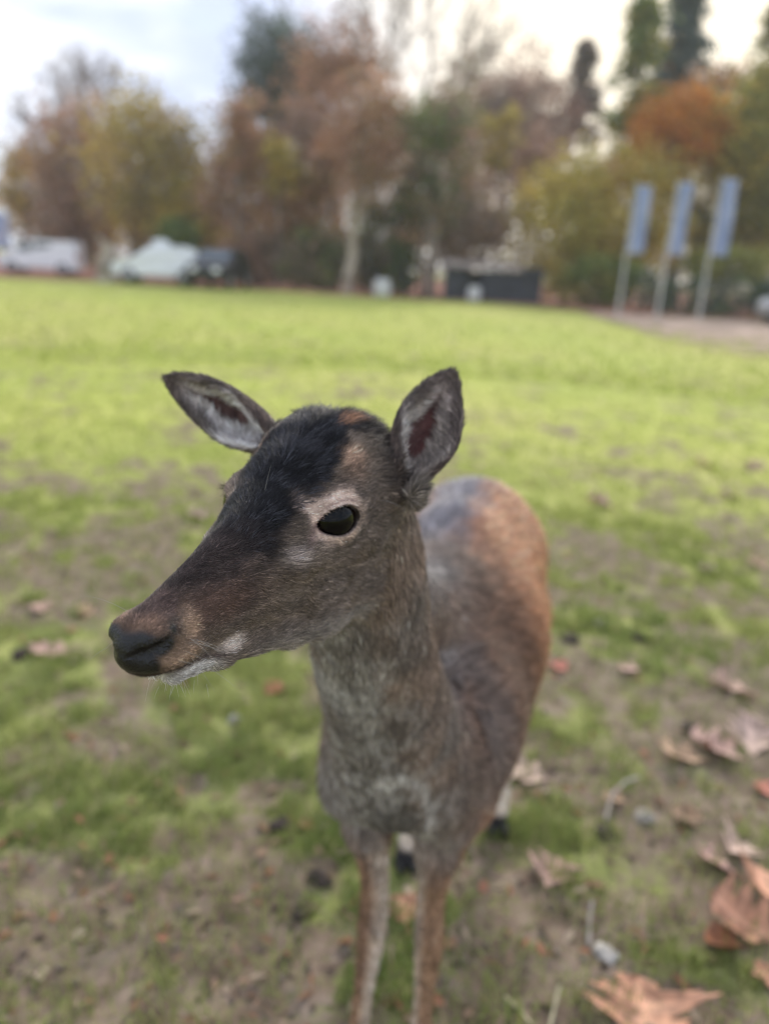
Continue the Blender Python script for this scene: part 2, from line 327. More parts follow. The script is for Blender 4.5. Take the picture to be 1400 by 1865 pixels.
def leaves(C, sp, n, size, cols, rng, cw=None, elong=1.0):
    """n leaf quads scattered round cluster centres C (radius sp)"""
    ci = rng.choice(len(C), n, p=cw); p = C[ci] + rng.normal(0, 1, (n, 3)) * (sp[ci] if np.ndim(sp) else sp)[..., None] * np.array([1, 1, .8]) if np.ndim(sp) else C[ci] + rng.normal(0, sp, (n, 3)) * np.array([1, 1, .8])
    a = rng.normal(0, 1, (n, 3)); a /= np.linalg.norm(a, axis=1, keepdims=True); b = np.cross(a, rng.normal(0, 1, (n, 3))); b /= np.linalg.norm(b, axis=1, keepdims=True); s = size * rng.uniform(.6, 1.4, n)[:, None]
    V = np.stack([p - a * s * elong, p - b * s * .55, p + a * s * elong, p + b * s * .55], 1); cols = np.array(cols)
    cc = cols[rng.integers(0, len(cols), len(C))] * rng.uniform(.65, 1.3, (len(C), 1)); c = cc[ci] * .6 + cols[rng.integers(0, len(cols), n)] * .4; c = c * rng.uniform(.75, 1.25, (n, 1))
    return V.reshape(-1, 3), np.arange(n * 4).reshape(n, 4), np.repeat(c, 4, 0)
def crown_mesh(V, F, c):
    me = mesh_np('crown', V, F, False); set_col(me, 'col', c); return me
RUSSET = [(0.435, 0.236, 0.15), (0.491, 0.255, 0.144), (0.337, 0.204, 0.15), (0.393, 0.274, 0.155)]  # leaf palettes brightened, the pale veil of haze put into the colours
OLIVE = [(0.422, 0.352, 0.091), (0.523, 0.383, 0.101), (0.302, 0.271, 0.091), (0.564, 0.443, 0.101)]
GOLD = [(0.62, 0.514, 0.102), (0.556, 0.453, 0.102), (0.411, 0.411, 0.102), (0.62, 0.453, 0.124)]
ORANGE = [(.62,.25,.05),(.55,.22,.05),(.60,.32,.07),(.48,.22,.06)]
GREEN = [(0.166, 0.234, 0.069), (0.234, 0.293, 0.078), (0.117, 0.176, 0.069)]
PINE = [(.11, .15, .13), (.085, .125, .10), (.14, .17, .15)] or [(0.072, 0.117, 0.09), (0.099, 0.153, 0.117), (0.05, 0.081, 0.068)]
BROWNS = [(0.338, 0.263, 0.206), (0.413, 0.3, 0.225), (0.263, 0.213, 0.175)]
PINKB = [(0.525, 0.343, 0.261), (0.446, 0.3, 0.226), (0.394, 0.288, 0.226)]
TREES = 0
def tree(name, label, bx, D, crown, cols, n, size, tw=.35, bark=None, ncl=60, seed=None, lean=0.0, openness=.5, group='trees along the edge of the field', ttop=None):
    """bx: pixel column of the foot, D: distance, crown: (cx, cy, rx, ry) in pixels of the photo"""
    global TREES
    TREES += 1; rng = np.random.default_rng(seed if seed is not None else 100 + TREES); k = D / FPX
    base = np.array([*wl(bx, D), .0]); cc = at(crown[0], crown[1], D); rx, ry = crown[2] * k, crown[3] * k
    dirs = rng.normal(0, 1, (ncl, 3)); dirs /= np.linalg.norm(dirs, axis=1, keepdims=True); rad = rng.uniform(openness, 1.0, ncl) ** .6 * rng.uniform(.75, 1.05, ncl)
    C = cc + dirs * rad[:, None] * np.array([rx, rx * .8, ry]); C[:, 2] = np.maximum(C[:, 2], .4)
    root = empty(name, base); tag(root, label, 'tree', group)
    segs = []; top = np.array([cc[0], cc[1], cc[2] + ry * .45]); s0, P = wob(base - [0, 0, .2], top, tw, tw * .18, 9, tw * .16, rng); segs += s0
    for c in C[::1]:
        tq = np.clip((c[2] - base[2]) / (top[2] - base[2] + 1e-6) - rng.uniform(.12, .3), .12, .92); j = int(tq * 9); p = P[j] + (P[j + 1] - P[j]) * (tq * 9 - j)
        s1, _ = wob(p, c, tw * .22 * (1.2 - tq), tw * .03, 3, np.linalg.norm(c - p) * .06, rng); segs += s1
    V, F = tubes(segs, 6); me = mesh_np('trunk', V - base, F); link('trunk', me, bark or bark_m, root)
    V, F, c = leaves(C, min(rx, ry) * .24, int(n * .88), size, cols, rng, elong=1.25); link('crown', crown_mesh(V - base, F, c), foliage_m, root)
    return root
def conifer(label, bx, D, crown, cols, n, size, tw=.25, group='trees along the edge of the field', name='conifer_tree'):
    global TREES
    TREES += 1; rng = np.random.default_rng(100 + TREES); k = D / FPX; base = np.array([*wl(bx, D), 0.]); cc = at(crown[0], crown[1], D); rx, ry = crown[2] * k, crown[3] * k
    top = np.array([cc[0], cc[1], cc[2] + ry]); root = empty(name, base); tag(root, label, 'tree', group)
    segs, P = wob(base - [0, 0, .2], top, tw, .03, 8, .05, rng); C = []; z0 = cc[2] - ry
    for i in range(90):
        f = rng.random() ** .8; h = z0 + (top[2] - z0) * f; r = rx * ((1 - f) ** .75 + .06) * rng.uniform(.55, 1.1); a = rng.uniform(0, 6.28)
        q = np.clip((h + .3) / top[2], 0, .99) * 8; j = int(q); ax = P[j] + (P[min(j + 1, 8)] - P[j]) * (q - j); e = ax + np.array([math.cos(a) * r, math.sin(a) * r, -.25 * r]); segs.append((ax, e, .05, .015))
        for fq in (.45, .75, 1.0): C.append(ax + (e - ax) * fq)
    V, F = tubes(segs, 5); link('trunk', mesh_np('trunk', V - base, F), bark_dark_m, root)
    V, F, c = leaves(np.array(C), rx * .13, n, size, cols, rng, elong=1.6); link('crown', crown_mesh(V - base, F, c), foliage_m, root)
def bare_tree(label, bx, D, topy, spread, tw=.22, bark=None, depth=6, name='bare_tree', group='trees along the edge of the field', fork=.25):
    global TREES
    TREES += 1; rng = np.random.default_rng(100 + TREES); k = D / FPX; base = np.array([*wl(bx, D), 0.]); H = at(bx, topy, D)[2]; root = empty(name, base); tag(root, label, 'tree', group)
    big, fine = [], []
    def grow(p, d, L, r, lev):
        q = p; dd = d
        for s in range(3):
            dd = dd + rng.normal(0, .10, 3) + np.array([0, 0, .05]); dd /= np.linalg.norm(dd); e = q + dd * L / 3; (big if lev < 3 else fine).append((q, e, r * (1 - .13 * s), r * (1 - .13 * (s + 1)))); q = e
            if lev > 0 and s < 2 and lev < depth and rng.random() < .7: side(q, dd, L, r, lev)
        if lev < depth:
            for _ in range(3 if spread > 1.5 else 2): side(q, dd, L, r, lev, .45)
    def side(q, dd, L, r, lev, a=.75):
        v = rng.normal(0, 1, 3); v -= v @ dd * dd; v /= np.linalg.norm(v); nd = dd * math.cos(a) + v * math.sin(a) * spread; nd /= np.linalg.norm(nd); grow(q, nd, L * rng.uniform(.58, .78), max(r * .58, .017), lev + 1)
    trunk_l = H * fork; s0, P = wob(base - [0, 0, .2], base + np.array([rng.normal(0, .1), 0, trunk_l]), tw, tw * .8, 4, .04, rng); big.extend(s0)
    grow(P[-1], np.array([0, 0, 1.]), H * .27, tw * .75, 1)
    sc = H / max(s[1][2] for s in big + fine); f = lambda L: [((a - base) * np.array([sc, sc, sc]), (b - base) * np.array([sc, sc, sc]), r0, r1) for a, b, r0, r1 in L]
    V, F = tubes(f(big), 6); link('trunk', mesh_np('trunk', V, F), bark or bark_m, root); V, F = tubes(f(fine), 3); link('crown', mesh_np('crown', V, F), bark or bark_m, root)

LQ = TREE_Q
def Q(n): return int(n * LQ)
# far woodland as one mass behind everything
def woodland():
    rng = np.random.default_rng(77); C = []; cols = np.array([(.26, .21, .17), (.35, .24, .19), (.22, .22, .145), (.31, .27, .16), (.38, .265, .20)])
    for px in np.arange(-500, 1950, 22):
        d = rng.uniform(72, 100); topy = itp(px, [(-500, 330), (0, 350), (60, 330), (350, 300), (420, 250), (560, 190), (760, 190), (900, 230), (980, 235), (1050, 285), (1200, 240), (1400, 170), (1950, 170)]) + rng.uniform(-25, 60)
        zt = at(px, topy, d)[2]
        for h in np.arange(.5, zt, 1.5): C.append(np.array([*wl(px + rng.uniform(-20, 20), d), h * rng.uniform(.9, 1.05)]))
    C = np.array(C); V, F, c = leaves(C, 1.1, Q(34000), .30, cols, rng); me = mesh_np('far_woodland', V, F, False); set_col(me, 'col', c); tag(link('far_woodland', me, foliage_m), kind='stuff')
woodland()
# left part of the tree line
tree('oak_tree', 'small orange tree at the left end of the tree line', 45, 58, (55, 345, 55, 62), ORANGE[2:] + OLIVE, Q(2600), .17, .2)
tree('oak_tree', 'big dull russet oak behind the white van on the left', 140, 50, (160, 325, 92, 128), RUSSET + BROWNS, Q(6500), .17, .38, ncl=90)
tree('oak_tree', 'broad olive and yellow oak with a grey forked trunk', 243, 45, (270, 310, 98, 122), OLIVE + BROWNS[:1], Q(7000), .16, .42, ncl=95)
tree('shrub_tree', 'dark olive bushy tree filling the gap under the two left oaks', 110, 54, (110, 425, 70, 60), [(.06, .065, .04), (.10, .09, .04)], Q(3000), .16, .14)
bare_tree('faint round bare tree rising above the left oaks', 205, 66, 62, 1.9, .36, None, depth=6)
tree('shrub_tree', 'low yellow olive tree right of the big olive oak', 352, 44, (352, 420, 62, 75), GOLD + OLIVE, Q(3600), .15, .14)
tree('holly_bush', 'small dark green bush behind the white car', 322, 40, (325, 430, 38, 34), GREEN, Q(2200), .11, .08)
bare_tree('thin bare tree between the olive oak and the pine', 392, 60, 140, .9, .2, depth=6)
tree('pine_tree', 'tall blue green pine with an open tufted top', 522, 50, (500, 135, 74, 92), PINE, Q(5200), .15, .30, bark_m, ncl=55, openness=.25)
tree('beech_tree', 'rusty pink beech left of the pine trunk', 452, 42, (450, 350, 74, 150), RUSSET + PINKB + GOLD[:1], Q(5000), .14, .2)
tree('beech_tree', 'tall rust brown beech beside the pine with its top high above', 612, 45, (612, 205, 82, 165), RUSSET, Q(5000), .14, .24, openness=.3)
tree('beech_tree', 'low rust coloured beech under the pine', 555, 40, (545, 400, 72, 90), RUSSET + OLIVE[:1], Q(4200), .14, .16)
tree('shrub_tree', 'brown leafy thicket tree in front of the dark wood', 470, 39, (475, 470, 60, 50), BROWNS + RUSSET, Q(2600), .13, .1)
tree('shrub_tree', 'dark brown thicket tree left of the pale trunk', 575, 38, (580, 475, 55, 48), BROWNS + GREEN, Q(2600), .13, .1)
bare_tree('tall bare birch reaching out of the top of the picture', 668, 46, -160, .62, .24, bark_m, depth=6, name='birch_tree')
bare_tree('very tall bare birch in the middle of the wood', 742, 47, -120, .75, .26, bark_m, depth=6, name='birch_tree')
tree('birch_tree', 'pale trunked birch with scattered rusty leaves', 632, 35, (665, 255, 75, 110), RUSSET + PINKB, Q(3000), .12, .30, bark_pale_m, ncl=45, openness=.2)
tree('shrub_tree', 'tree with a dark green ivy covered trunk', 738, 37, (738, 435, 24, 110), GREEN[::2] + PINE[:1], Q(3600), .10, .22, bark_dark_m, ncl=70)
tree('beech_tree', 'brown beech on a grey trunk right of the ivy trunk', 786, 36, (795, 285, 75, 150), BROWNS + RUSSET[:1] + GREEN, Q(3400), .13, .32, ncl=50, openness=.2)
tree('shrub_tree', 'green and brown thicket tree between the middle trunks', 690, 40, (692, 450, 62, 78), GREEN + BROWNS, Q(3600), .13, .12)
tree('beech_tree', 'sparse pinkish beech with sky showing through its crown', 850, 50, (862, 265, 85, 160), PINKB + BROWNS, Q(3600), .14, .2, ncl=50, openness=.2)
tree('beech_tree', 'second sparse pink brown beech nearer the right', 952, 52, (950, 225, 70, 125), PINKB, Q(3400), .14, .2, ncl=45, openness=.2)
bare_tree('slim bare tree behind the dark shed', 905, 48, 120, .8, .17, depth=6)
tree('shrub_tree', 'low rusty brown tree behind the dark shed', 850, 40, (850, 425, 80, 62), PINKB + BROWNS + OLIVE[:1], Q(3200), .14, .14)
conifer('small brown conifer in the gap of bright sky', 1055, 56, (1058, 170, 44, 72), BROWNS + PINE[:1], Q(1800), .17, .2)
conifer('green conifer left of the tallest dark conifer', 1150, 50, (1152, 185, 74, 140), GREEN + OLIVE[:1], Q(3800), .16, .28)
conifer('tallest dark conifer above the orange maple', 1226, 54, (1228, 90, 66, 128), PINE, Q(4200), .17, .3)
tree('maple_tree', 'bright orange maple under the dark conifer', 1235, 42, (1236, 235, 88, 66), ORANGE, Q(4600), .13, .22)
tree('hazel_tree', 'yellow green tree above the right end of the shed', 1030, 38, (1030, 410, 88, 115), GOLD + OLIVE, Q(6000), .13, .2)
tree('hazel_tree', 'golden olive tree behind the left banner pole', 1140, 40, (1140, 395, 92, 120), GOLD + ORANGE[2:] + OLIVE, Q(6500), .13, .22)
tree('oak_tree', 'large olive green oak behind the right banner pole', 1322, 43, (1318, 330, 110, 130), OLIVE + GREEN, Q(7500), .14, .3)
tree('oak_tree', 'dark green tree filling the right edge behind the banners', 1425, 42, (1415, 290, 95, 185), GREEN + OLIVE, Q(6500), .15, .3)
tree('beech_tree', 'red brown tree top right of the orange maple', 1318, 50, (1315, 185, 52, 62), RUSSET + PINKB, Q(2400), .14, .2)
conifer('olive green pine at the upper right corner', 1385, 47, (1385, 175, 58, 120), OLIVE + GREEN, Q(3600), .16, .25, name='pine_tree')
tree('shrub_tree', 'pale yellow green bush above the dark hedge', 1330, 36, (1322, 487, 88, 34), [(.33, .33, .09), (.26, .28, .07)], Q(3000), .10, .08, group='bushes by the track')
tree('shrub_tree', 'dark bush behind the left banner pole foot', 1100, 35, (1095, 510, 70, 48), GREEN + OLIVE[:1], Q(2600), .11, .08, group='bushes by the track')
def slim(px, D, topy, crown_c, label, cols, n, tw=.11, bark=None):
    tree('slim_tree', label, px, D, (px + 8, topy, 34, 62), cols, n, .12, tw, bark, ncl=22, openness=.1, group='slim trees in the middle of the wood')
for px, D, ty, cl, lb in [(432, 39, 250, RUSSET, 'slim russet tree, first one right of the black car'), (505, 38, 300, OLIVE, 'slim olive tree under the blue green pine'), (540, 41, 230, PINKB, 'slim pinkish tree between the pine and the tall rust beech'), (598, 39, 290, RUSSET, 'slim russet tree just left of the pale birch trunk'), (668, 38, 260, GREEN, 'slim green tree just right of the pale birch trunk'), (712, 40, 240, BROWNS, 'slim brown tree just left of the ivy trunk above the big barrel'), (768, 39, 220, GREEN, 'slim green tree just right of the ivy trunk'), (822, 41, 240, PINKB, 'slim pinkish tree above the left end of the shed'), (905, 42, 250, OLIVE, 'slim olive tree above the smaller barrel and the shed'), (965, 43, 280, PINKB, 'slim pinkish tree above the right end of the shed')]:
    slim(px, D, ty, 0, lb, cl, Q(900), .12, bark_m if cl is not GREEN else bark_dark_m)
def hedge():
    rng = np.random.default_rng(55); a, b = np.array(wl(1175, 32.5)), np.array(wl(1520, 32.5)); n = 120; C = np.zeros((n, 3)); u = rng.random(n); C[:, :2] = a + (b - a) * u[:, None] + rng.normal(0, .25, (n, 2)); C[:, 2] = rng.uniform(.2, 1.55, n)
    base = np.array([*(a + b) / 2, 0]); root = empty('hedge', base); tag(root, 'dark green clipped hedge behind the banner poles', 'hedge')
    V, F, c = leaves(C, .22, Q(5000), .09, GREEN[::2] + PINE, rng); link('foliage', crown_mesh(V - base, F, c), foliage_m, root)
    segs = [(np.array([*(a + (b - a) * f), -.1]), np.array([*(a + (b - a) * f), 1.3]), .04, .02) for f in np.linspace(0, 1, 16)]; V, F = tubes(segs, 5); link('stem', mesh_np('stem', V - base, F), bark_dark_m, root)
hedge()

bare_tree('bare tree behind the pine and the tall rust beech', 560, 55, 20, .9, .24, depth=6)
bare_tree('bare tree with wide twigs right of the middle birches', 840, 56, 30, 1.0, .24, depth=6)
bare_tree('bare tree behind the rusty pink beech, left of the pine', 470, 58, 10, 1.2, .22)
bare_tree('bare tree with its twigs above the tall rust beech', 615, 58, -30, 1.2, .24)
tree('beech_tree', 'thin pinkish tree left of the small brown conifer', 1010, 54, (1005, 235, 52, 90), PINKB, Q(2000), .14, .16, ncl=36, openness=.2)
bare_tree('slender bare tree at the edge of the bright gap', 985, 58, 110, .9, .2, depth=6)

# ------------------------------------------------------------------ vehicles, poles, shed
def loft_box(name, prof_lo, prof_hi, w0, w1, m, parent, bev=.04):
    """body from a side outline prof (x, z) given at half width w0 (low part) and w1"""
    bm = bmesh.new(); L = [bm.verts.new((x, -(w0 if z < 1.0 else w1), z)) for x, z in prof_lo]; R = [bm.verts.new((x, (w0 if z < 1.0 else w1), z)) for x, z in prof_lo]; n = len(L)
    bm.faces.new(L); bm.faces.new(R[::-1])
    for i in range(n): bm.faces.new((L[i], R[i], R[(i + 1) % n], L[(i + 1) % n]))
    bmesh.ops.recalc_face_normals(bm, faces=bm.faces); bmesh.ops.bevel(bm, geom=[e for e in bm.edges], offset=bev, segments=2, affect='EDGES'); me = bpy.data.meshes.new(name); bm.to_mesh(me); bm.free()
    return link(name, me, m, parent)
def slab(name, quad, th, m, parent):
    q = [Vector(p) for p in quad]; nrm = (q[1] - q[0]).cross(q[2] - q[0]).normalized() * th; bm = bmesh.new(); a = [bm.verts.new(p) for p in q]; b = [bm.verts.new(p + nrm) for p in q]; n = len(a)
    bm.faces.new(a[::-1]); bm.faces.new(b)
    for i in range(n): bm.faces.new((a[i], a[(i + 1) % n], b[(i + 1) % n], b[i]))
    bmesh.ops.recalc_face_normals(bm, faces=bm.faces); me = bpy.data.meshes.new(name); bm.to_mesh(me); bm.free(); return link(name, me, m, parent)
def lathe(name, prof, m, parent=None, seg=20, axis='Z'):
    th = np.linspace(0, 2 * np.pi, seg, endpoint=False); V = []
    for r, z in prof:
        for a in th: V.append((r * math.cos(a), r * math.sin(a), z) if axis == 'Z' else (r * math.cos(a), z, r * math.sin(a)))
    F = [(i * seg + k, i * seg + (k + 1) % seg, (i + 1) * seg + (k + 1) % seg, (i + 1) * seg + k) for i in range(len(prof) - 1) for k in range(seg)]
    return link(name, mesh_np(name, V, F), m, parent)
white_m = mat('white_paint', (.72, .74, .78), .3, .04, 2, .5, coat=.4); glass_m = mat('car_glass', (.10, .12, .14), .08, .1, 2, .6); tyre_m = mat('tyre', (.02, .02, .02), .85); rim_m = mat('rim', (.4, .4, .42), .35, metal=.8); black_m = mat('black_paint', (.012, .013, .016), .3, .1, 3, .4, coat=.2); red_m = mat('tail_lamp', (.4, .02, .02), .3); lampw_m = mat('head_lamp', (.8, .8, .78), .15); silver_m = mat('silver_paint', (.45, .47, .50), .3, .05, 2, .5, metal=.4, coat=.4)
def vehicle(name, label, cat, px, D, yaw, prof, hw, hwt, paint, wins, wheels, ends, group=None):
    root = empty(name, (*wl(px, D), .045), yaw); tag(root, label, cat, group); loft_box('body', prof, None, hw, hwt, paint, root, .05)
    for q in wins:
        for sgn in (-1, 1):
            pts = [(x, sgn * ((hwt if z > 1.0 else hw) + .004), z) for x, z in q]; slab('window', pts if sgn > 0 else pts[::-1], -.012, glass_m, root)
    for (x0, z0, x1, z1) in ends:                                   # windscreens
        pts = [(x0, -hwt * .85, z0), (x0, hwt * .85, z0), (x1, hwt * .8, z1), (x1, -hwt * .8, z1)]; slab('windscreen', pts, .02 if x0 < 0 else -.02, glass_m, root)
    for wx in wheels:
        for sgn in (-1, 1):
            w = lathe('wheel', [(.0, -.09), (.27, -.09), (.31, -.05), (.31, .05), (.27, .09), (.0, .09)], tyre_m, root, 20, 'Y'); w.location = (wx, sgn * (hw - .06), .31)
            r = lathe('rim', [(.0, -.02), (.19, -.02), (.20, .02), (.0, .03)], rim_m, w, 16, 'Y'); r.location = (0, sgn * .09, 0)
    x0 = min(p[0] for p in prof); x1 = max(p[0] for p in prof)
    for sgn in (-1, 1):
        slab('headlight', [(x0 - .004, sgn * hw * .55 - .14, .62), (x0 - .004, sgn * hw * .55 + .14, .62), (x0 + .03, sgn * hw * .55 + .14, .78), (x0 + .03, sgn * hw * .55 - .14, .78)], .03, lampw_m, root)
        slab('tail_light', [(x1 + .004, sgn * hw * .82 - .08, .70), (x1 + .004, sgn * hw * .82 + .08, .70), (x1 - .01, sgn * hw * .82 + .08, 1.0), (x1 - .01, sgn * hw * .82 - .08, 1.0)], -.03, red_m, root)
    return root
van_prof = [(-1.9, .28), (-1.93, .70), (-1.80, .88), (-1.15, 1.02), (-.62, 1.56), (-.3, 1.66), (1.85, 1.66), (1.92, 1.5), (1.95, .30)]
van_win = [[(-.98, 1.06), (-.15, 1.06), (-.15, 1.50), (-.52, 1.50)], [(-.05, 1.06), (.75, 1.06), (.75, 1.50), (-.05, 1.50)]]
vehicle('parked_van', 'white van with a sloping bonnet parked at the far left edge', 'van', 78, 37, .10, van_prof, .86, .80, white_m, van_win, (-1.2, 1.25), [(-1.13, 1.06, -.66, 1.50)], 'white vehicles parked beyond the field').scale = (.9, .9, .9)
car_prof = [(-1.72, .30), (-1.76, .66), (-1.62, .84), (-.95, .98), (-.30, 1.46), (.1, 1.52), (1.15, 1.50), (1.55, 1.32), (1.66, .95), (1.66, .32)]
car_win = [[(-.72, 1.02), (.05, 1.02), (.05, 1.42), (-.22, 1.42)], [(.15, 1.02), (1.0, 1.02), (.95, 1.40), (.15, 1.42)]]
c2_ = vehicle('parked_car', 'white hatchback with a pale roof box parked beside the black car', 'car', 292, 32.5, .12, car_prof, .84, .70, white_m, car_win, (-1.1, 1.05), [(-.92, 1.0, -.36, 1.42)], 'white vehicles parked beyond the field')
rb = loft_box('roof_box', [(-.28, 1.52), (-.22, 1.68), (.0, 1.74), (.30, 1.72), (.42, 1.60), (.42, 1.52)], None, .3, .3, white_m, c2_, .03)
vehicle('parked_car', 'black car parked end on next to the white hatchback', 'car', 400, 32.6, 1.45, car_prof, .84, .70, black_m, car_win, (-1.1, 1.05), [(-.92, 1.0, -.36, 1.42), (1.60, 1.0, 1.40, 1.36)])
vehicle('parked_car', 'silver car just entering the picture at the right edge of the track', 'car', 1502, 27.5, .12, car_prof, .84, .70, silver_m, car_win, (-1.1, 1.05), [(-.92, 1.0, -.36, 1.42)])

pole_m = mat('pole_paint', (.50, .48, .42), .5, .08, 6); flag_m = bpy.data.materials.new('banner_cloth'); flag_m.use_nodes = True; t = flag_m.node_tree; b = t.nodes['Principled BSDF']; b.inputs['Roughness'].default_value = .8
tc = N(t, 'ShaderNodeTexCoord'); n_ = N(t, 'ShaderNodeTexNoise'); n_.inputs['Scale'].default_value = 1.6; t.links.new(tc.outputs['Object'], n_.inputs[0]); r_ = N(t, 'ShaderNodeValToRGB'); r_.color_ramp.elements[0].position = .42; r_.color_ramp.elements[0].color = (.21, .27, .42, 1); r_.color_ramp.elements[1].position = .66; r_.color_ramp.elements[1].color = (.46, .50, .62, 1); t.links.new(n_.outputs[0], r_.inputs[0]); t.links.new(r_.outputs[0], b.inputs['Base Color'])
def banner_pole(label, bx, D, topy, bw, bh, side=1, drop=.05):
    base = np.array([*wl(bx, D), .04]); vdir = G(bx, 650); k = D / FPX
    h = 0; 
    lo, hi = 0, 12
    for _ in range(40):
        mid = (lo + hi) / 2; p = base + [0, 0, mid] - CAM; y = CY - FPX * (p @ CU) / (p @ CF)
        if y > topy: lo = mid
        else: hi = mid
    h = lo; root = empty('banner_pole', base); tag(root, label, 'banner pole', 'blue banner poles by the track')
    lathe('pole', [(.0, 0), (.10, 0), (.10, .10), (.048, .12), (.034, h - .03), (.040, h - .02), (.02, h + .03), (0, h + .04)], pole_m, root, 12)
    nx, nz = 8, 14; V = []
    for j in range(nz + 1):
        for i in range(nx + 1):
            u, w = i / nx, j / nz; V.append((side * (.05 + u * bw), (.07 * math.sin(u * 5 + w * 3 + bx) + .03 * math.sin(w * 9 + bx * 2)) * u - .0, h - drop - w * bh))
    n0 = len(V); V += [(x, y + .012, z) for x, y, z in V]; F = []
    for j in range(nz):
        for i in range(nx):
            a = j * (nx + 1) + i; F.append((a, a + 1, a + nx + 2, a + nx + 1)); F.append((n0 + a, n0 + a + nx + 1, n0 + a + nx + 2, n0 + a + 1))
    ed = [j * (nx + 1) for j in range(nz + 1)] + [nz * (nx + 1) + i for i in range(1, nx + 1)] + [j * (nx + 1) + nx for j in range(nz - 1, -1, -1)] + [i for i in range(nx - 1, 0, -1)]
    for a, c in zip(ed, ed[1:] + ed[:1]): F.append((a, c, c + n0, a + n0))
    link('banner', mesh_np('banner', V, F), flag_m, root)
    segs = [(np.array([0, 0, h - drop]), np.array([side * (bw + .06), 0, h - drop]), .015, .012)]; V, F = tubes(segs, 8); link('banner_arm', mesh_np('banner_arm', V, F), pole_m, root)
banner_pole('blue banner on a tall pale pole, nearest the sunlit gap in the trees', 1135, 29.0, 334, .52, 2.25)
banner_pole('blue banner on the middle pole of the row of three', 1208, 28.6, 329, .50, 2.35)
banner_pole('blue banner on the pole nearest the right edge', 1285, 28.6, 322, .54, 2.5)
banner_pole('small blue banner cut by the left edge beside the white van', -12, 42, 385, .95, 1.7)

shed_m = mat('dark_boards', (.045, .050, .064), .8, .35, 3, .2); roof_m = mat('pale_roof', (.34, .29, .26), .7, .2, 2)
def shed():
    D = 35.0; a = np.array(wl(815, D)); b = np.array(wl(985, D)); base = np.array([*(a + b) / 2, .035]); u = (b - a) / np.linalg.norm(b - a); W = np.linalg.norm(b - a); yaw = math.atan2(u[1], u[0]); root = empty('field_shed', base, yaw); tag(root, 'low dark board shed with a pale roof at the edge of the wood', 'shed')
    def bx_(name, c, s, m):
        V = [(c[0] + i * s[0] / 2, c[1] + j * s[1] / 2, c[2] + k * s[2] / 2) for i in (-1, 1) for j in (-1, 1) for k in (-1, 1)]; F = [(0, 1, 3, 2), (4, 6, 7, 5), (0, 4, 5, 1), (2, 3, 7, 6), (0, 2, 6, 4), (1, 5, 7, 3)]; return link(name, mesh_np(name, V, F, False), m, root)
    nb = 14
    for i in range(nb):
        x = -W / 2 + W * (i + .5) / nb
        if not (.18 < (i + .5) / nb < .38): bx_('board', (x, .012 * (i % 2), .66), (W / nb - .012, .03, 1.3), shed_m)
    for x in (-W / 2, W / 2): bx_('side_wall', (x, 1.0, .66), (.05, 1.9, 1.3), shed_m)
    bx_('back_wall', (0, 2.0, .62), (W, .05, 1.2), shed_m)
    for x in (-W / 2 - .02, -W * .32, W * .12, W / 2 + .02): bx_('post', (x, -.04, .68), (.10, .06, 1.36), shed_m)
    slab('roof', [(-W / 2 - .3, -.35, 1.36), (W * .30, -.35, 1.36), (W * .30, 2.2, 1.62), (-W / 2 - .3, 2.2, 1.62)], .06, roof_m, root)
    slab('roof_sheet', [(W * .31, -.30, 1.30), (W / 2 + .2, -.30, 1.30), (W / 2 + .2, 2.2, 1.5), (W * .31, 2.2, 1.5)], .05, shed_m, root)
shed()
plast_m = mat('white_plastic', (.55, .55, .56), .5, .06, 4)
def tub(label, px, D, r, h, name='barrel'):
    root = empty(name, (*wl(px, D), .036)); tag(root, label, 'barrel', 'white barrels by the wood'); lathe('shell', [(0, 0), (r * .86, 0), (r * .92, .03), (r, h * .3), (r * 1.02, h * .5), (r, h * .7), (r * .9, h * .95), (r * .84, h)], plast_m, root); lathe('lid', [(r * .88, h), (r * .90, h + .03), (r * .5, h + .06), (0, h + .065)], plast_m, root)
    for hh in (.3, .7): lathe('hoop', [(r * 1.0, h * hh - .02), (r * 1.04, h * hh), (r * 1.0, h * hh + .02)], plast_m, root)
tub('big white barrel standing at the foot of the trees near the middle', 697, 33.6, .36, .66)
tub('smaller white barrel standing in front of the dark shed', 866, 34.0, .27, .56)
def stump():
    base = np.array([*wl(193, 33), .03]); root = empty('tree_stump', base); tag(root, 'tall pale broken stump between the white van and the white hatchback', 'stump'); rng = np.random.default_rng(8)
    segs, P = wob(np.zeros(3), np.array([.12, 0, 1.5]), .40, .22, 6, .03, rng); segs[0] = (segs[0][0], segs[0][1], .55, .36); V, F = tubes(segs, 10); link('trunk', mesh_np('trunk', V, F), bark_pale_m, root)
    s2, _ = wob(np.array([.1, 0, 1.2]), np.array([-.25, .1, 1.75]), .12, .06, 3, .02, rng); V, F = tubes(s2, 8); link('snag', mesh_np('snag', V, F), bark_pale_m, root)
stump()
# ------------------------------------------------------------------ the deer: one continuous body from a distance field
HR = np.array([[-0.3949, 0.9152, 0.0806], [0.1678, 0.1581, -0.9731], [-0.9033, -0.3707, -0.216]])   # head axes in the camera frame (x right, y down, z forward)
HT = np.array([-7.259, -0.189, 55.35])
CAMM = np.stack([CR, -CU, CF], 1)
HRW = CAMM @ HR                                   # head local (cm: x to the nose, y to the deer's left, z up) -> world
HTW = CAM + CAMM @ HT * 0.01
def h2w(p): return np.asarray(p, float) @ HRW.T * 0.01 + HTW
def w2h(p): return (np.asarray(p, float) - HTW) @ HRW * 100.0

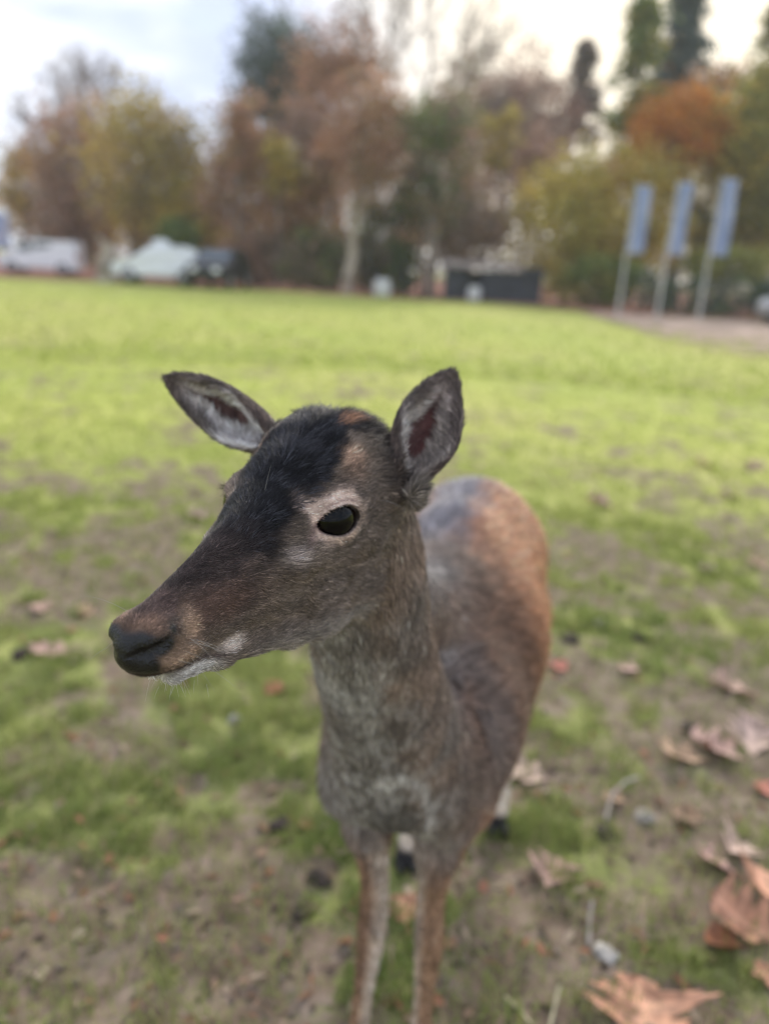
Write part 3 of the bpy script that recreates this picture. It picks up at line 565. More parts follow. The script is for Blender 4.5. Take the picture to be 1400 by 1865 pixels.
def smin(a, b, k):
    h = np.maximum(k - np.abs(a - b), 0) / k; return np.minimum(a, b) - h * h * k * 0.25
def smax(a, b, k): return -smin(-a, -b, k)
def ell(p, c, r, R=None):
    q = p - np.asarray(c, float)
    if R is not None: q = q @ R
    r = np.asarray(r, float); k0 = np.sqrt(((q / r) ** 2).sum(-1)); k1 = np.sqrt(((q / (r * r)) ** 2).sum(-1)) + 1e-9
    return k0 * (k0 - 1) / k1
def cap(p, a, b, ra, rb):
    a = np.asarray(a, float); b = np.asarray(b, float); ab = b - a
    t = np.clip(((p - a) @ ab) / (ab @ ab), 0, 1); return np.sqrt(((p - a - t[..., None] * ab) ** 2).sum(-1)) - (ra + (rb - ra) * t)
def chain(p, pts, rad, k, sub=0):
    if sub:
        T = np.arange(len(pts)); tt = np.linspace(0, len(pts) - 1, (len(pts) - 1) * sub + 1); A = np.array(pts, float)
        pts = [np.array(v) for v in zip(*[itps(tt, np.stack([T, A[:, j]], 1)) for j in range(3)])]; rad = itps(tt, np.stack([T, np.array(rad)], 1))
    d = None
    for i in range(len(pts) - 1):
        c = cap(p, pts[i], pts[i + 1], rad[i], rad[i + 1]); d = c if d is None else smin(d, c, k)
    return d
# eye frames (head local, cm)
EYE_R = 2.0
def eye_frame(s):
    n = np.array([0.60, 0.78 * s, 0.10]); n /= np.linalg.norm(n)
    up = np.array([0.0, 0, 1.0]); a = np.cross(up, n) * (-s); a -= a @ n * n; a /= np.linalg.norm(a)   # a points to the back of the head
    if a[0] > 0: a = -a
    b = np.cross(n, a); b = b if b[2] > 0 else -b
    c = np.array([-0.70, 3.22 * s, -0.17])
    return c, a, b, n
def lid_open(a, b):                               # >0 outside the lid opening, in the eye frame
    t = np.clip((a + 1.62) / 3.5, 0, 1)           # 0 front corner .. 1 rear corner
    arch = np.power(np.clip(4 * t * (1 - t), 0, 1), 0.62)
    mid = -0.24 + 0.36 * t
    upp = mid + 0.98 * arch * (0.84 + 0.34 * t); low = mid - 1.00 * arch * (0.84 + 0.26 * t)
    return np.maximum(np.maximum(b - upp, low - b), np.maximum(-1.62 - a, a - 1.88))

TOP = [(16.7,-4.9),(16.3,-4.2),(15.8,-3.7),(15,-3.2),(14,-2.9),(12,-2.15),(10,-1.35),(8,-.48),(5,.8),(2.5,2.05),(0,3.35),(-2,4.15),(-4,4.65),(-6,4.75),(-8,4.2),(-9.5,2.9),(-10.8,.6)]
BOT = [(16.7,-5.6),(16.3,-6.15),(15.8,-6.6),(14,-6.85),(12,-7.0),(10,-7.15),(8,-7.3),(5,-7.7),(2.5,-7.85),(0,-7.9),(-4,-7.0),(-6,-6.0),(-8,-4.8),(-10.8,-2.5)]
WU  = [(16.7,.5),(16.3,.85),(15.8,1.1),(15,1.4),(14,1.55),(12,1.7),(10,1.95),(8,2.3),(5,3.05),(2.5,3.8),(0,4.2),(-2,4.4),(-4,4.4),(-6,4.2),(-8,3.6),(-9.5,2.9),(-10.8,1.9)]
WL  = [(16.7,.35),(16.3,.55),(15.5,1.0),(14,1.5),(12,2.0),(10,2.25),(8,2.45),(5,2.8),(2.5,3.1),(0,3.2),(-2,3.2),(-4,3.1),(-6,2.9),(-8,2.6),(-10.8,1.5)]
def ear_surface(s, Bp, Tp, face, L0=1.0, rmax=2.9, nu=130, nv=110):
    """mid-surface points of a cupped ear; Bp base, Tp tip, face = direction the opening looks to"""
    ax = Tp - Bp; L = np.linalg.norm(ax); ax = ax / L
    f = face - face @ ax * ax; f /= np.linalg.norm(f); sd_ = np.cross(ax, f)
    u = np.linspace(0, 1, nu)[:, None]; v = np.linspace(-1, 1, nv)[None, :]
    halfw = itps(u, [(0,1.35),(.12,1.75),(.3,2.35),(.45,2.6),(.6,2.45),(.75,1.95),(.88,1.3),(.96,.75),(1,.28)]) * rmax / 2.6
    half_ang = itp(u, [(0,2.45),(.15,2.15),(.35,1.65),(.6,1.2),(.85,.8),(1,.6)])
    R_ = halfw / np.sin(np.minimum(half_ang, 1.5708))
    ang = v * half_ang
    bend = 0.9 * np.sin(u * 2.4) * 0.6
    off = sd_ * (R_ * np.sin(ang))[..., None] + f * (-(R_ * np.cos(ang)) + R_ * np.cos(half_ang) * 0.6 + R_ * 0.25 - bend)[..., None]
    P = Bp + ax * (u * L)[..., None] + off
    return P, np.broadcast_to(u, (nu, nv)), np.broadcast_to(v, (nu, nv))
TO_CAM = w2h(CAM); TO_CAM = TO_CAM / np.linalg.norm(TO_CAM)
EAR = {}
def _ear_setup():
    b = w2h(U(738, 872, 0.590)); t = w2h(U(829, 674, 0.640))
    EAR[1] = ear_surface(1, b, t, TO_CAM + np.array([0.0, 0.10, 0.0]), rmax=2.58)
    b = w2h(U(494, 806, 0.618)); t = w2h(U(297, 690, 0.650))
    EAR[-1] = ear_surface(-1, b, t, TO_CAM + np.array([0.1, -0.25, -0.35]), rmax=2.15)
_ear_setup()
EAR_PTS = np.concatenate([EAR[1][0].reshape(-1, 3), EAR[-1][0].reshape(-1, 3)])
EAR_KD = kdtree.KDTree(len(EAR_PTS))
for _i, _p in enumerate(EAR_PTS): EAR_KD.insert(_p, _i)
EAR_KD.balance()

def head_core(q):                                 # q in head-local cm, returns cm
    x, y, z = q[:, 0], np.abs(q[:, 1]), q[:, 2]
    zt, zb, wu, wl = itps(x, TOP), itps(x, BOT), itps(x, WU), itps(x, WL)
    zc = (zt + zb) / 2; hz = np.maximum((zt - zb) / 2, .3); zz = (z - zc) / hz
    t = np.clip((zz + 1) / 2, 0, 1); peak = sst(-.05, 1.0, t)
    W = (wl + (wu - wl) * peak) * (1 - .30 * sst(.15, 1.0, zz) * sst(2.0, 6.5, x))
    n = 2.5
    F = ((y / W) ** n + np.abs(zz) ** n) ** (1 / n)
    d = (F - 1) * np.minimum(W, hz) * 0.9
    return np.maximum(np.maximum(d, x - 16.6), -10.8 - x)
def head_sdf(P):
    q = w2h(P); qa = q.copy(); qa[:, 1] = np.abs(qa[:, 1])
    d = head_core(q)
    d = smin(d, ell(qa, (-4.5, 0, .3), (6.2, 4.5, 4.25)), 1.2)                       # cranium
    d = smin(d, ell(qa, (-3.4, 2.1, -5.7), (4.6, 1.75, 4.0)), 1.6)                  # cheek and jaw angle
    d = smin(d, cap(qa, (1.5, 1.5, -8.4), (-3.6, 1.9, -8.85), .85, 1.1), 1.6)        # jaw bar
    d = smin(d, cap(qa, (12.9, .6, -7.3), (9.0, .95, -7.45), .80, .88), .4)            # lower lip and chin
    d = smin(d, cap(qa, (9.0, .95, -7.45), (1.0, 1.6, -8.45), .88, .88), 1.0)
    d = smin(d, cap(qa, (3.6, 3.1, -2.5), (-4.5, 4.3, -1.9), .7, .9), 1.5)            # cheek bone
    d = smin(d, ell(qa, (14.7, 1.10, -4.5), (1.4, .70, .74)), .7)                  # nostril wing
    d = smin(d, ell(qa, (13.5, .95, -5.95), (2.1, .9, .8)), .9)                  # lip pad
    d = smin(d, ell(qa, (-5.0, 2.0, 3.9), (2.4, 1.6, 1.2)), 1.3)                   # bony bumps on the poll
    d = smin(d, ell(qa, (-7.2, 4.2, 1.7), (1.8, 1.5, 1.8)), 1.2)                   # ear root
    d = smin(d, ell(q, w2h(U(760, 903, .580)), (.8, .65, .9)), 1.0)
    for s in (1, -1):
        c, a, b, n = eye_frame(s)
        r = q - c; A, Bq, Nq = r @ a, r @ b, r @ n
        near = np.sqrt(A * A + Bq * Bq + Nq * Nq)
        d = smin(d, ell(np.stack([A, Bq, Nq], -1), (.1, .6, -.65), (2.6, 1.75, 2.45)), 1.0)       # brow over the eye
        d = smin(d, near - (EYE_R + .20), .55)                                                        # lids lie on the ball
        # furrow above the upper lid and the tear groove before the front corner
        tt = np.clip((A + 1.62) / 3.5, 0, 1); arch = np.power(np.clip(4 * tt * (1 - tt), 0, 1), .62)
        upp = -0.24 + .36 * tt + 0.98 * arch * (.84 + .34 * tt)
        fur_ = np.sqrt((Bq - upp - .42) ** 2 + (near - EYE_R - .34) ** 2) - .10
        fur_ = np.maximum(fur_, np.abs(A) - 1.5)
        d = smax(d, -fur_, .22)
        g = cap(r, -1.55 * a - .26 * b + 1.25 * n, -2.55 * a - 1.25 * b + .75 * n, .13, .07); d = smax(d, -g, .30)         # tear groove
        op = lid_open(A, Bq); d = smax(d, -np.maximum(op, -Nq + .2), .10)
    # nostrils: comma shaped openings
    d = smax(d, -chain(qa, [(16.5, .45, -5.35), (15.9, 1.2, -5.15), (15.1, 1.78, -4.8), (14.4, 1.95, -4.15), (14.1, 1.95, -3.8)], [.16, .36, .32, .15, .05], .1), .2)
    d = smax(d, -cap(qa, (17.1, 0, -4.6), (17.0, 0, -6.6), .07, .07), .15)
    # mouth line
    d = smax(d, -chain(qa, [(16.2, 0, -6.65), (15.4, 1.3, -6.7), (14.2, 1.8, -6.72), (12.2, 2.15, -6.85), (10.2, 2.35, -7.1), (9.3, 2.4, -7.3)], [.08, .08, .08, .08, .08, .05], .05), .25)
    return d * 0.01

def hp(*p): return h2w(p)
N0 = hp(-6.5, 0, -1.2); N1 = U(655, 1085, .70); N2 = U(682, 1200, .81); N3 = U(712, 1310, .93); N4 = U(722, 1392, 1.02)
D0 = hp(-8.0, 0, 1.5); D1 = U(668, 1000, .73); D2 = U(692, 1100, .90); D3 = U(772, 1120, 1.15)
T1 = U(778, 1262, 1.13); T2 = U(828, 1165, 1.27); T3 = U(866, 1022, 1.43)
def neck_sdf(P):
    d = chain(P, [N0, N1, N2, N3, N4], [.044, .047, .058, .071, .078], .01, 6)
    d = smin(d, chain(P, [D0, D1, D2, D3], [.040, .040, .046, .062], .01, 6), .05)
    return d
BRISK = [(U(660, 1395, 1.03), .034), (U(785, 1415, 1.04), .045)]
def body_sdf(P):
    d = chain(P, [D3, T1], [.062, .112], .03)
    d = smin(d, chain(P, [T1, T2, T3], [.115, .132, .118], .05), .05)
    d = smin(d, chain(P, [U(790, 1085, 1.19), U(822, 1010, 1.30), U(858, 962, 1.41)], [.062, .068, .07], .03), .08)      # back line
    d = smin(d, chain(P, [U(880, 1010, 1.50), U(908, 1120, 1.52), U(915, 1215, 1.53)], [.105, .085, .045], .03), .05)    # left haunch
    d = smin(d, chain(P, [U(800, 1010, 1.45), U(815, 1150, 1.45), U(800, 1250, 1.44)], [.10, .085, .045], .03), .05)      # right haunch
    d = smin(d, ell(P, U(800, 1290, 1.14), (.098, .15, .10)), .05)                                                 # deep chest
    d = smin(d, ell(P, U(870, 1280, 1.24), (.06, .13, .09)), .05)                                                  # belly on the left
    for c, r in BRISK: d = smin(d, ell(P, c, (r * .9, r, r * 1.5)), .05)
    d = smin(d, chain(P, [U(815, 1350, 1.09), U(812, 1450, 1.10), U(800, 1530, 1.115)], [.066, .050, .030], .03), .05)     # left shoulder
    d = smin(d, chain(P, [U(656, 1320, 1.07), U(648, 1410, 1.08), U(664, 1500, 1.10)], [.038, .037, .025], .03), .05)     # right shoulder
    d = smax(d, -ell(P, U(712, 1497, 1.01), (.042, .09, .050)), .02)                                             # hollow between the legs under the brisket
    return d
def gpt(x, y, z): return np.array([x, y, z])
LEGS = [
    ([U(668, 1495, 1.10), U(682, 1600, 1.10), U(677, 1690, 1.10), U(664, 1790, 1.095), U(652, 1885, 1.09), U(652, 1885, 1.09) + gpt(-.002, -.01, -.055), U(652, 1885, 1.09) + gpt(-.004, -.045, -.1)], [.027, .0190, .0196, .0132, .0126, .0150, .020]),
    ([U(803, 1520, 1.112), U(785, 1640, 1.115), U(781, 1712, 1.105), U(773, 1800, 1.10), U(766, 1890, 1.095), U(766, 1890, 1.095) + gpt(.002, -.01, -.055), U(766, 1890, 1.095) + gpt(.004, -.045, -.1)], [.028, .0186, .0200, .0130, .0126, .0150, .020]),
    ([U(915, 1215, 1.53), U(936, 1265, 1.61), U(918, 1360, 1.665), U(913, 1440, 1.675), U(906, 1482, 1.665)], [.042, .024, .0165, .0165, .021]),
    ([U(790, 1250, 1.44), U(770, 1310, 1.52), U(752, 1440, 1.56), U(744, 1525, 1.565), U(740, 1558, 1.55)], [.042, .024, .0165, .0165, .021]),
]
def legs_sdf(P, full=True):
    d = None
    for pts, rad in LEGS:
        pts = [p.copy() for p in pts]
        pts[-1][2] = .022
        c = chain(P, pts, rad, .006, 3); d = c if d is None else np.minimum(d, c)
    return d
TAIL = [U(905, 960, 1.54), U(915, 1010, 1.60), U(918, 1080, 1.61)]
def ears_sdf(P):
    q = w2h(P); out = np.full(len(P), .05)
    far = np.minimum(np.linalg.norm(q - EAR[1][0].reshape(-1, 3).mean(0), axis=1), np.linalg.norm(q - EAR[-1][0].reshape(-1, 3).mean(0), axis=1)) < 9.5
    idx = np.nonzero(far)[0]; f = EAR_KD.find
    out[idx] = np.array([f(v)[2] for v in q[idx].tolist()]) * .01 - .0019 if len(idx) else 0
    return out
GROUPS = [head_sdf, neck_sdf, body_sdf, legs_sdf]
def deer_sdf(P, with_ears=True):
    n = len(P); hd = np.full(n, .2); nk = np.full(n, .2); bd = np.full(n, .2); lg = np.full(n, .2)
    q = w2h(P)
    m = np.linalg.norm((q - (3, 0, -2)) / (17, 9, 11), axis=1) < 1.15
    if m.any(): hd[m] = head_sdf(P[m])
    m = P[:, 1] < 1.25
    if m.any(): nk[m] = neck_sdf(P[m])
    m = P[:, 1] > .68
    if m.any():
        bd[m] = body_sdf(P[m]); bd[m] = smin(bd[m], chain(P[m], TAIL, [.03, .028, .018], .02), .02)
    m = P[:, 2] < .62
    if m.any(): lg[m] = legs_sdf(P[m])
    d = smin(hd, nk, .035); d = smin(d, bd, .05); d = smin(d, lg, .022)
    if with_ears:
        m = (q[:, 0] < 3) & (q[:, 0] > -22) & (q[:, 2] > -3)
        if m.any(): d[m] = smin(d[m], ears_sdf(P[m]), .010)
    return d

def polygonise(vox=0.002, lo=(-.20, .28, -.01), hi=(.42, 1.72, 1.20)):
    import openvdb
    lo = np.array(lo); B = 8; bs = B * vox; nb = np.ceil((np.array(hi) - lo) / bs).astype(int)
    g = np.stack(np.meshgrid(*[np.arange(k) for k in nb], indexing='ij'), -1).reshape(-1, 3)
    # coarse pass on 2x blocks
    nb2 = (nb + 1) // 2; g2 = np.stack(np.meshgrid(*[np.arange(k) for k in nb2], indexing='ij'), -1).reshape(-1, 3)
    d2 = deer_sdf(lo + (g2 + .5) * bs * 2, with_ears=False)
    q = w2h(lo + (g2 + .5) * bs * 2); er = np.minimum(*[np.sqrt(((q[:, None] - EAR[s][0][::7, ::7].reshape(-1, 3)[None]) ** 2).sum(-1)).min(1) for s in (1, -1)]) * .01
    k2 = (np.minimum(d2, er) < bs * 2.2) & (d2 > -bs * 3.2)
    ok = np.zeros(nb2, bool); ok[tuple(g2[k2].T)] = True
    g = g[ok[tuple((g // 2).T)]]
    c = lo + (g + .5) * bs
    d = deer_sdf(c, with_ears=True); keep = np.abs(d) < bs * 1.35; g = g[keep]; sgn = d[keep]
    loc = np.stack(np.meshgrid(*[np.arange(B)] * 3, indexing='ij'), -1).reshape(-1, 3)
    grid = np.ones(tuple(nb * B), np.float32) * (3 * vox)
    # signs of blocks without surface: flood from the coarse field
    ins = d2.reshape(tuple(nb2)) < 0
    full = np.repeat(np.repeat(np.repeat(ins, 2 * B, 0), 2 * B, 1), 2 * B, 2)[:nb[0] * B, :nb[1] * B, :nb[2] * B]
    grid[full] = -3 * vox; del full
    dd = deer_sdf(lo + (g + .5) * bs, with_ears=True)
    gi = g[np.abs(dd) < 9]
    # blocks evaluated at the mid level but not kept still get their sign
    call = lo + (np.argwhere(np.repeat(np.repeat(np.repeat(ok, 2, 0), 2, 1), 2, 2)[:nb[0], :nb[1], :nb[2]]) + .5) * bs
    cg = np.round((call - lo) / bs - .5).astype(int); cd = deer_sdf(call, with_ears=True)
    for (i, j, k), s in zip(cg, cd):
        grid[i*B:i*B+B, j*B:j*B+B, k*B:k*B+B] = 3 * vox if s > 0 else -3 * vox
    for a in range(0, len(gi), 1500):
        gb = gi[a:a + 1500]; idx = (gb[:, None, :] * B + loc[None]).reshape(-1, 3)
        v = deer_sdf(lo + (idx + .5) * vox)
        grid[tuple(idx.T)] = np.clip(v, -3 * vox, 3 * vox)
    vg = openvdb.FloatGrid(3 * vox); vg.copyFromArray(grid); del grid
    vg.transform = openvdb.createLinearTransform(voxelSize=vox)
    pts, tris, quads = vg.convertToPolygons(isovalue=0.0, adaptivity=0.0)
    pts = pts + lo + .5 * vox
    return pts, tris, quads
import time as _time
_t = _time.time()
DV, DTRI, DQ = polygonise(DEER_VOX)
print('deer mesh', len(DV), len(DTRI), len(DQ), round(_time.time() - _t, 1), 's')
# ------------------------------------------------------------------ deer colours, fur and assembly
def mix(a, b, t): return a + (np.asarray(b, float) - a) * t[:, None]
def blob(q, c, r, s=0.5):
    d = np.sqrt((((q - np.asarray(c, float)) / np.asarray(r, float)) ** 2).sum(-1)); return 1 - sst(1 - s, 1 + s, d)
def vnormals(V, F):
    n = np.cross(V[F[:, 2]] - V[F[:, 0]], V[F[:, 3]] - V[F[:, 1]]); out = np.zeros_like(V)
    for k in range(4):
        for j in range(3): out[:, j] += np.bincount(F[:, k], n[:, j], len(V))
    return out / (np.linalg.norm(out, axis=1, keepdims=True) + 1e-12)
DQ = DQ[:, ::-1].astype(np.int64); DV = DV.astype(np.float64)
DN = vnormals(DV, DQ)
_e = DV + DN * .004
if deer_sdf(_e[:400]).mean() < 0: DN = -DN; DQ = DQ[:, ::-1]

EARROOT = w2h(U(763, 905, .578))
def analyse(P, Nn):
    """colour, fur length, fur density, fur direction, wetness for surface points P with normals Nn"""
    n = len(P); q = w2h(P); qa = q.copy(); qa[:, 1] = np.abs(qa[:, 1]); x, y, z = qa.T; nl = Nn @ HRW
    hd = np.full(n, .5); nk = np.full(n, .5); bd = np.full(n, .5); lg = np.full(n, .5); er = np.full(n, .5)
    m = np.linalg.norm((q - (3, 0, -2)) / (17, 9, 11), axis=1) < 1.15; hd[m] = head_sdf(P[m])
    m = P[:, 1] < 1.25; nk[m] = neck_sdf(P[m])
    m = P[:, 1] > .68; bd[m] = body_sdf(P[m])
    m = P[:, 2] < .62; lg[m] = legs_sdf(P[m])
    m = (q[:, 0] < 3) & (q[:, 0] > -22) & (q[:, 2] > -3); er[m] = ears_sdf(P[m])
    W = np.exp(-np.clip(np.stack([hd, nk, bd, lg, er], 1), 0, .4) / .010); W[:, 3] *= 1.0
    W[:, 4] = np.where(er < .0025, 60.0, W[:, 4] * .4)
    W[:, 0] *= 1.6; W[:, 1] *= sst(-6.0, -10.5, x) * .999 + .001; 
    W /= W.sum(1, keepdims=True) + 1e-12
    nz = fbm(P * 60.0, 3); nf = fbm(P * 350.0, 2); nb = fbm(P * 14.0 + 5, 3)
    j = (nz - .5) * 1.6
    # ---- head
    C = np.tile(np.array([.083, .064, .050]), (n, 1))
    C = mix(C, (.046, .031, .025), sst(3, 9, x) * sst(-6.8, -3.5, z + j))                       # darker side of the snout
    C = mix(C, (.062, .036, .027), blob(qa, (10.6, 2.0, -3.6), (2.6, 1.4, 1.3)) * .6)
    C = mix(C, (.086, .068, .058), blob(qa, (-3, 4.5, -4.5), (4.5, 3, 3.5)) * .6)
    C = mix(C, (.16, .14, .12), sst(-7.2, -9.2, z + j * .6) * sst(10, 5, x) * .7)                            # pale edge under the jaw
    yb = itp(x, [(-9, 3.6), (-5, 2.9), (-3.2, 2.5), (-1.6, 3.0), (1.5, 2.55), (3.8, 2.3), (6, 2.1), (8.5, 1.75), (12, 1.2), (14, 1.0), (15.5, .3)])
    fh = sst(.55, -.35, y - yb + j * .7) * sst(-3.6, -2.0, z)
    C = mix(C, (.021, .0145, .013), fh * sst(15.2, 13.5, x))
    C = mix(C, (.0036, .0033, .0044), fh * sst(9.5, 4.5, x + j))
    C = mix(C, (.035, .033, .040), fh * blob(qa, (-1.2, 1.2, 4.9), (3.4, 1.1, 1.5)) * .35 * sst(.4, .6, nz))  # bluish sheen on the upper forehead painted as greyer streaks
    C = mix(C, (.24, .155, .11), blob(qa, (-2.75, 3.6, 3.6), (1.1, .85, .95), .8) * .85)                                    # rufous spot over the brow
    C = mix(C, (.085, .055, .040), blob(qa, (-2.2, 3.9, 2.6), (1.8, 1.2, 1.0)) * .5)
    C = mix(C, (.012, .009, .008), sst(-4.1, -5.3, x + j * .6) * sst(1.0, 2.6, z) * .92)                                      # dark crown
    C = mix(C, (.20, .105, .06), blob(q, (-4.5, 1.5, 6.0), (.9, .55, 1.4), .5) * .85)
    C = mix(C, (.09, .07, .058), sst(3.0, 4.4, y) * sst(-.5, .6, z) * sst(2.8, 1.6, z) * sst(0, -2.5, x) * .5)
    # eye ring
    s = np.where(q[:, 1] > 0, 1.0, -1.0)
    A = np.zeros(n); Bq = np.zeros(n); Nq = np.zeros(n)
    for sg in (1, -1):
        c, a, b, nn_ = eye_frame(sg); mm = s == sg; r = q[mm] - c; A[mm] = r @ a; Bq[mm] = r @ b; Nq[mm] = r @ nn_
    op = lid_open(A, Bq); near = np.sqrt(A * A + Bq * Bq + Nq * Nq)
    ringd = op - .50 * sst(.2, 1.3, Bq) - .30 * sst(-.6, -1.8, A) + .25 * sst(1.0, 2.0, A)
    ez = (Nq > -.6) & (near < 4.4)
    ring = np.where(ez, sst(1.20, .1, ringd + j * .35), 0) * (1 - .45 * sst(1.0, 1.9, A)) * np.where(q[:, 1] > 0, 1, .3)
    C = mix(C, (.035, .026, .022), np.where(ez, sst(1.7, 1.15, ringd) * sst(.8, 1.05, ringd) * sst(.3, 1.4, Bq) * .55, 0))
    C = mix(C, (.47, .35, .29), ring * (.62 + .3 * nz))
    tear = np.where(ez, sst(.62, .12, np.abs((A + 1.55) * .62 - (Bq + .30) * .78)) * sst(-1.3, -1.9, A) * sst(-3.3, -2.7, A), 0)
    crease = np.where(ez, sst(.15, .04, np.abs(op - .52 + .1 * np.cos(A))) * sst(.4, .8, Bq) * sst(1.7, 1.1, np.abs(A)), 0)
    C = mix(C, (.12, .075, .065), crease * .75)  # upper-lid crease, its shading painted as a darker line
    C = mix(C, (.10, .065, .06), tear * .75)
    C = mix(C, (.26, .215, .19), blob(qa, (4.2, 3.4, -1.9), (.95, 1.0, .55), .8) * .7)
    C = mix(C, (.022, .016, .014), np.where(ez, sst(.19, .06, op + j * .03), 0) * .95)
    C = mix(C, (.10, .06, .055), np.where(ez & (A < -1.25) & (A > -2.1), sst(.35, .1, op), 0) * .7)
    eyez = np.where(ez, sst(.34, .06, op), 0)
    # muzzle
    tanz = np.maximum(blob(qa, (14.0, 2.0, -5.7), (1.9, 1.5, 1.0), .4), blob(qa, (12.9, 1.8, -4.5), (.75, 1.2, 1.3), .5))
    C = mix(C, (.205, .138, .096), tanz * .85)
    C = mix(C, (.055, .036, .032), sst(12.6, 13.6, x) * sst(-4.2, -3.4, z) * .7)
    C = mix(C, (.17, .105, .07), blob(qa, (15.7, .8, -3.8), (1.1, .9, .5), .7) * .5)
    C = mix(C, (.30, .28, .26), blob(qa, (12.3, .9, -7.85), (2.7, 1.7, .85), .35) * sst(.05, -.12, z - itp(x, [(9, -7.45), (10.2, -7.2), (12.2, -6.98), (14.2, -6.85), (16, -6.8)])))
    C = mix(C, (.34, .285, .25), blob(qa, (8.9, 2.1, -6.75), (1.0, 1.1, .6), .5) * .8)
    mouth = np.abs(z - itp(x, [(9, -7.38), (10.2, -7.1), (12.2, -6.85), (14.2, -6.72), (15.4, -6.7), (17, -6.65)]))
    C = mix(C, (.03, .02, .018), sst(.16, .04, mouth) * sst(8.9, 9.6, x) * .9)
    # wet black nose pad: front face and the nostril surroundings
    npad = np.maximum(sst(15.05, 15.5, x + (-z - 5.2) * .32 - y * .06 + (nf - .5) * .3) * sst(-3.80, -4.15, z - (16 - x) * .38) * sst(-6.75, -6.45, z),
                      blob(qa, (15.3, 1.55, -4.85), (1.15, .7, .62), .25))
    npad = np.maximum(npad, blob(qa, (14.35, 1.95, -4.0), (.42, .5, .42), .4))
    npad *= sst(12.5, 13.5, x)
    C = mix(C, (.0032, .0032, .0042), npad)
    # ---- ears
    E = np.tile(np.array([.060, .043, .034]), (n, 1)); einner = np.zeros(n); ered = np.zeros(n); eu = np.zeros(n); ev = np.zeros(n); eside = np.zeros(n); edir = np.zeros((n, 3))
    idx = np.nonzero((er < .012))[0]
    uv = [np.concatenate([EAR[1][k].ravel(), EAR[-1][k].ravel()]) for k in (1, 2)]; half = EAR[1][0].shape[0] * EAR[1][0].shape[1]
    for sg in (1, -1):
        Pm, _, _ = EAR[sg]; du = np.gradient(Pm, axis=0); dv = np.gradient(Pm, axis=1); nn_ = np.cross(du, dv); nn_ /= np.linalg.norm(nn_, axis=-1, keepdims=True) + 1e-9
        mid = nn_[40, nn_.shape[1] // 2]
        if mid @ TO_CAM < 0: nn_ = -nn_
        du /= np.linalg.norm(du, axis=-1, keepdims=True) + 1e-9; dv /= np.linalg.norm(dv, axis=-1, keepdims=True) + 1e-9
        EAR[sg] = (Pm, EAR[sg][1], EAR[sg][2], nn_, du, dv)
    allN = np.concatenate([EAR[1][3].reshape(-1, 3), EAR[-1][3].reshape(-1, 3)]); allD = np.concatenate([EAR[1][4].reshape(-1, 3), EAR[-1][4].reshape(-1, 3)]); allV = np.concatenate([EAR[1][5].reshape(-1, 3), EAR[-1][5].reshape(-1, 3)])
    ki = np.array([EAR_KD.find(v)[1] for v in q[idx].tolist()], int)
    eu[idx] = uv[0][ki]; ev[idx] = uv[1][ki]; eside[idx] = np.where(ki < half, 1, -1)
    einner[idx] = sst(-.1, .35, (nl[idx] * allN[ki]).sum(1)); edir[idx] = allD[ki] - allV[ki] * (np.sign(ev[idx]) * sst(.1, .4, np.abs(ev[idx])) * (einner[idx] > .5) * .9)[:, None]
    av = np.abs(ev)
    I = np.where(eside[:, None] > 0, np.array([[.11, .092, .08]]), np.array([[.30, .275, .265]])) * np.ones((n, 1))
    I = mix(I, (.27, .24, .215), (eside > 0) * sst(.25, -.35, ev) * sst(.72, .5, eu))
    I = mix(I, (.16, .13, .12), sst(.45, .9, eu) * .8)
    red = np.where(eside > 0, sst(1.05, .6, np.sqrt(((eu - .50) / .28) ** 2 + ((ev - .05) / .52) ** 2) + j * .55), sst(1.05, .6, np.sqrt(((eu - .52) / .29) ** 2 + ((ev - .05) / .52) ** 2) + j * .55))
    ered = red * einner
    I = mix(I, (.030, .0075, .0075), red * .9)
    I = mix(I, (.02, .012, .012), sst(.22, .05, eu) * sst(.7, .3, av) * .8)  # shade inside the ear canal painted dark at the base of the ear
    I = mix(I, (.045, .034, .030), np.maximum(sst(.78, .92, eu), sst(.86, .96, av) * sst(.3, .5, eu)) * .85)
    E = mix(E, (.028, .020, .018), np.maximum(sst(.75, .95, eu), sst(.8, 1, av)) * .7)
    E = E + (I - E) * einner[:, None]
    # ---- neck, body, legs in the deer's own body axis
    bx = np.array([T3[0] - D3[0], T3[1] - D3[1], 0]); bx /= np.linalg.norm(bx); by = np.array([bx[1], -bx[0], 0])           # bx to the rump, by to the deer's left
    rel = P - D3; along = rel @ bx; side = rel @ by
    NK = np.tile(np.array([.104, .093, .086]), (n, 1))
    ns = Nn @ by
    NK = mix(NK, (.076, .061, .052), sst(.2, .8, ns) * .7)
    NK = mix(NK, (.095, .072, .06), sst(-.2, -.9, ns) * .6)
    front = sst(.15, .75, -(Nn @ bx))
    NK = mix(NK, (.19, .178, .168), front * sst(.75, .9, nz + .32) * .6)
    thr = U(625, 1215, .77); NK = mix(NK, (.23, .22, .215), np.clip(1.2 - np.linalg.norm((P - thr) / (.045, .06, .05), axis=1), 0, 1) * .8)
    NK = mix(NK, (.22, .135, .09), sst(.55, .9, nb + .22) * sst(.35, .8, ns) * .22)
    SPN = np.array([U(770, 1110, 1.14), U(790, 1060, 1.21), U(820, 1000, 1.30), U(850, 950, 1.42), U(880, 990, 1.52)]); lat = P[:, 0] - np.interp(P[:, 1], SPN[:, 1], SPN[:, 0])
    BD = np.tile(np.array([.215, .102, .050]), (n, 1))
    BD = mix(BD, (.42, .205, .105), sst(.0, .07, lat + j * .03) * sst(.16, .09, lat) * sst(.06, .16, along) * .85 * sst(.20, .55, nb + .1))
    BD = mix(BD, (.12, .055, .028), sst(.56, .44, P[:, 2] + j * .03) * .6)
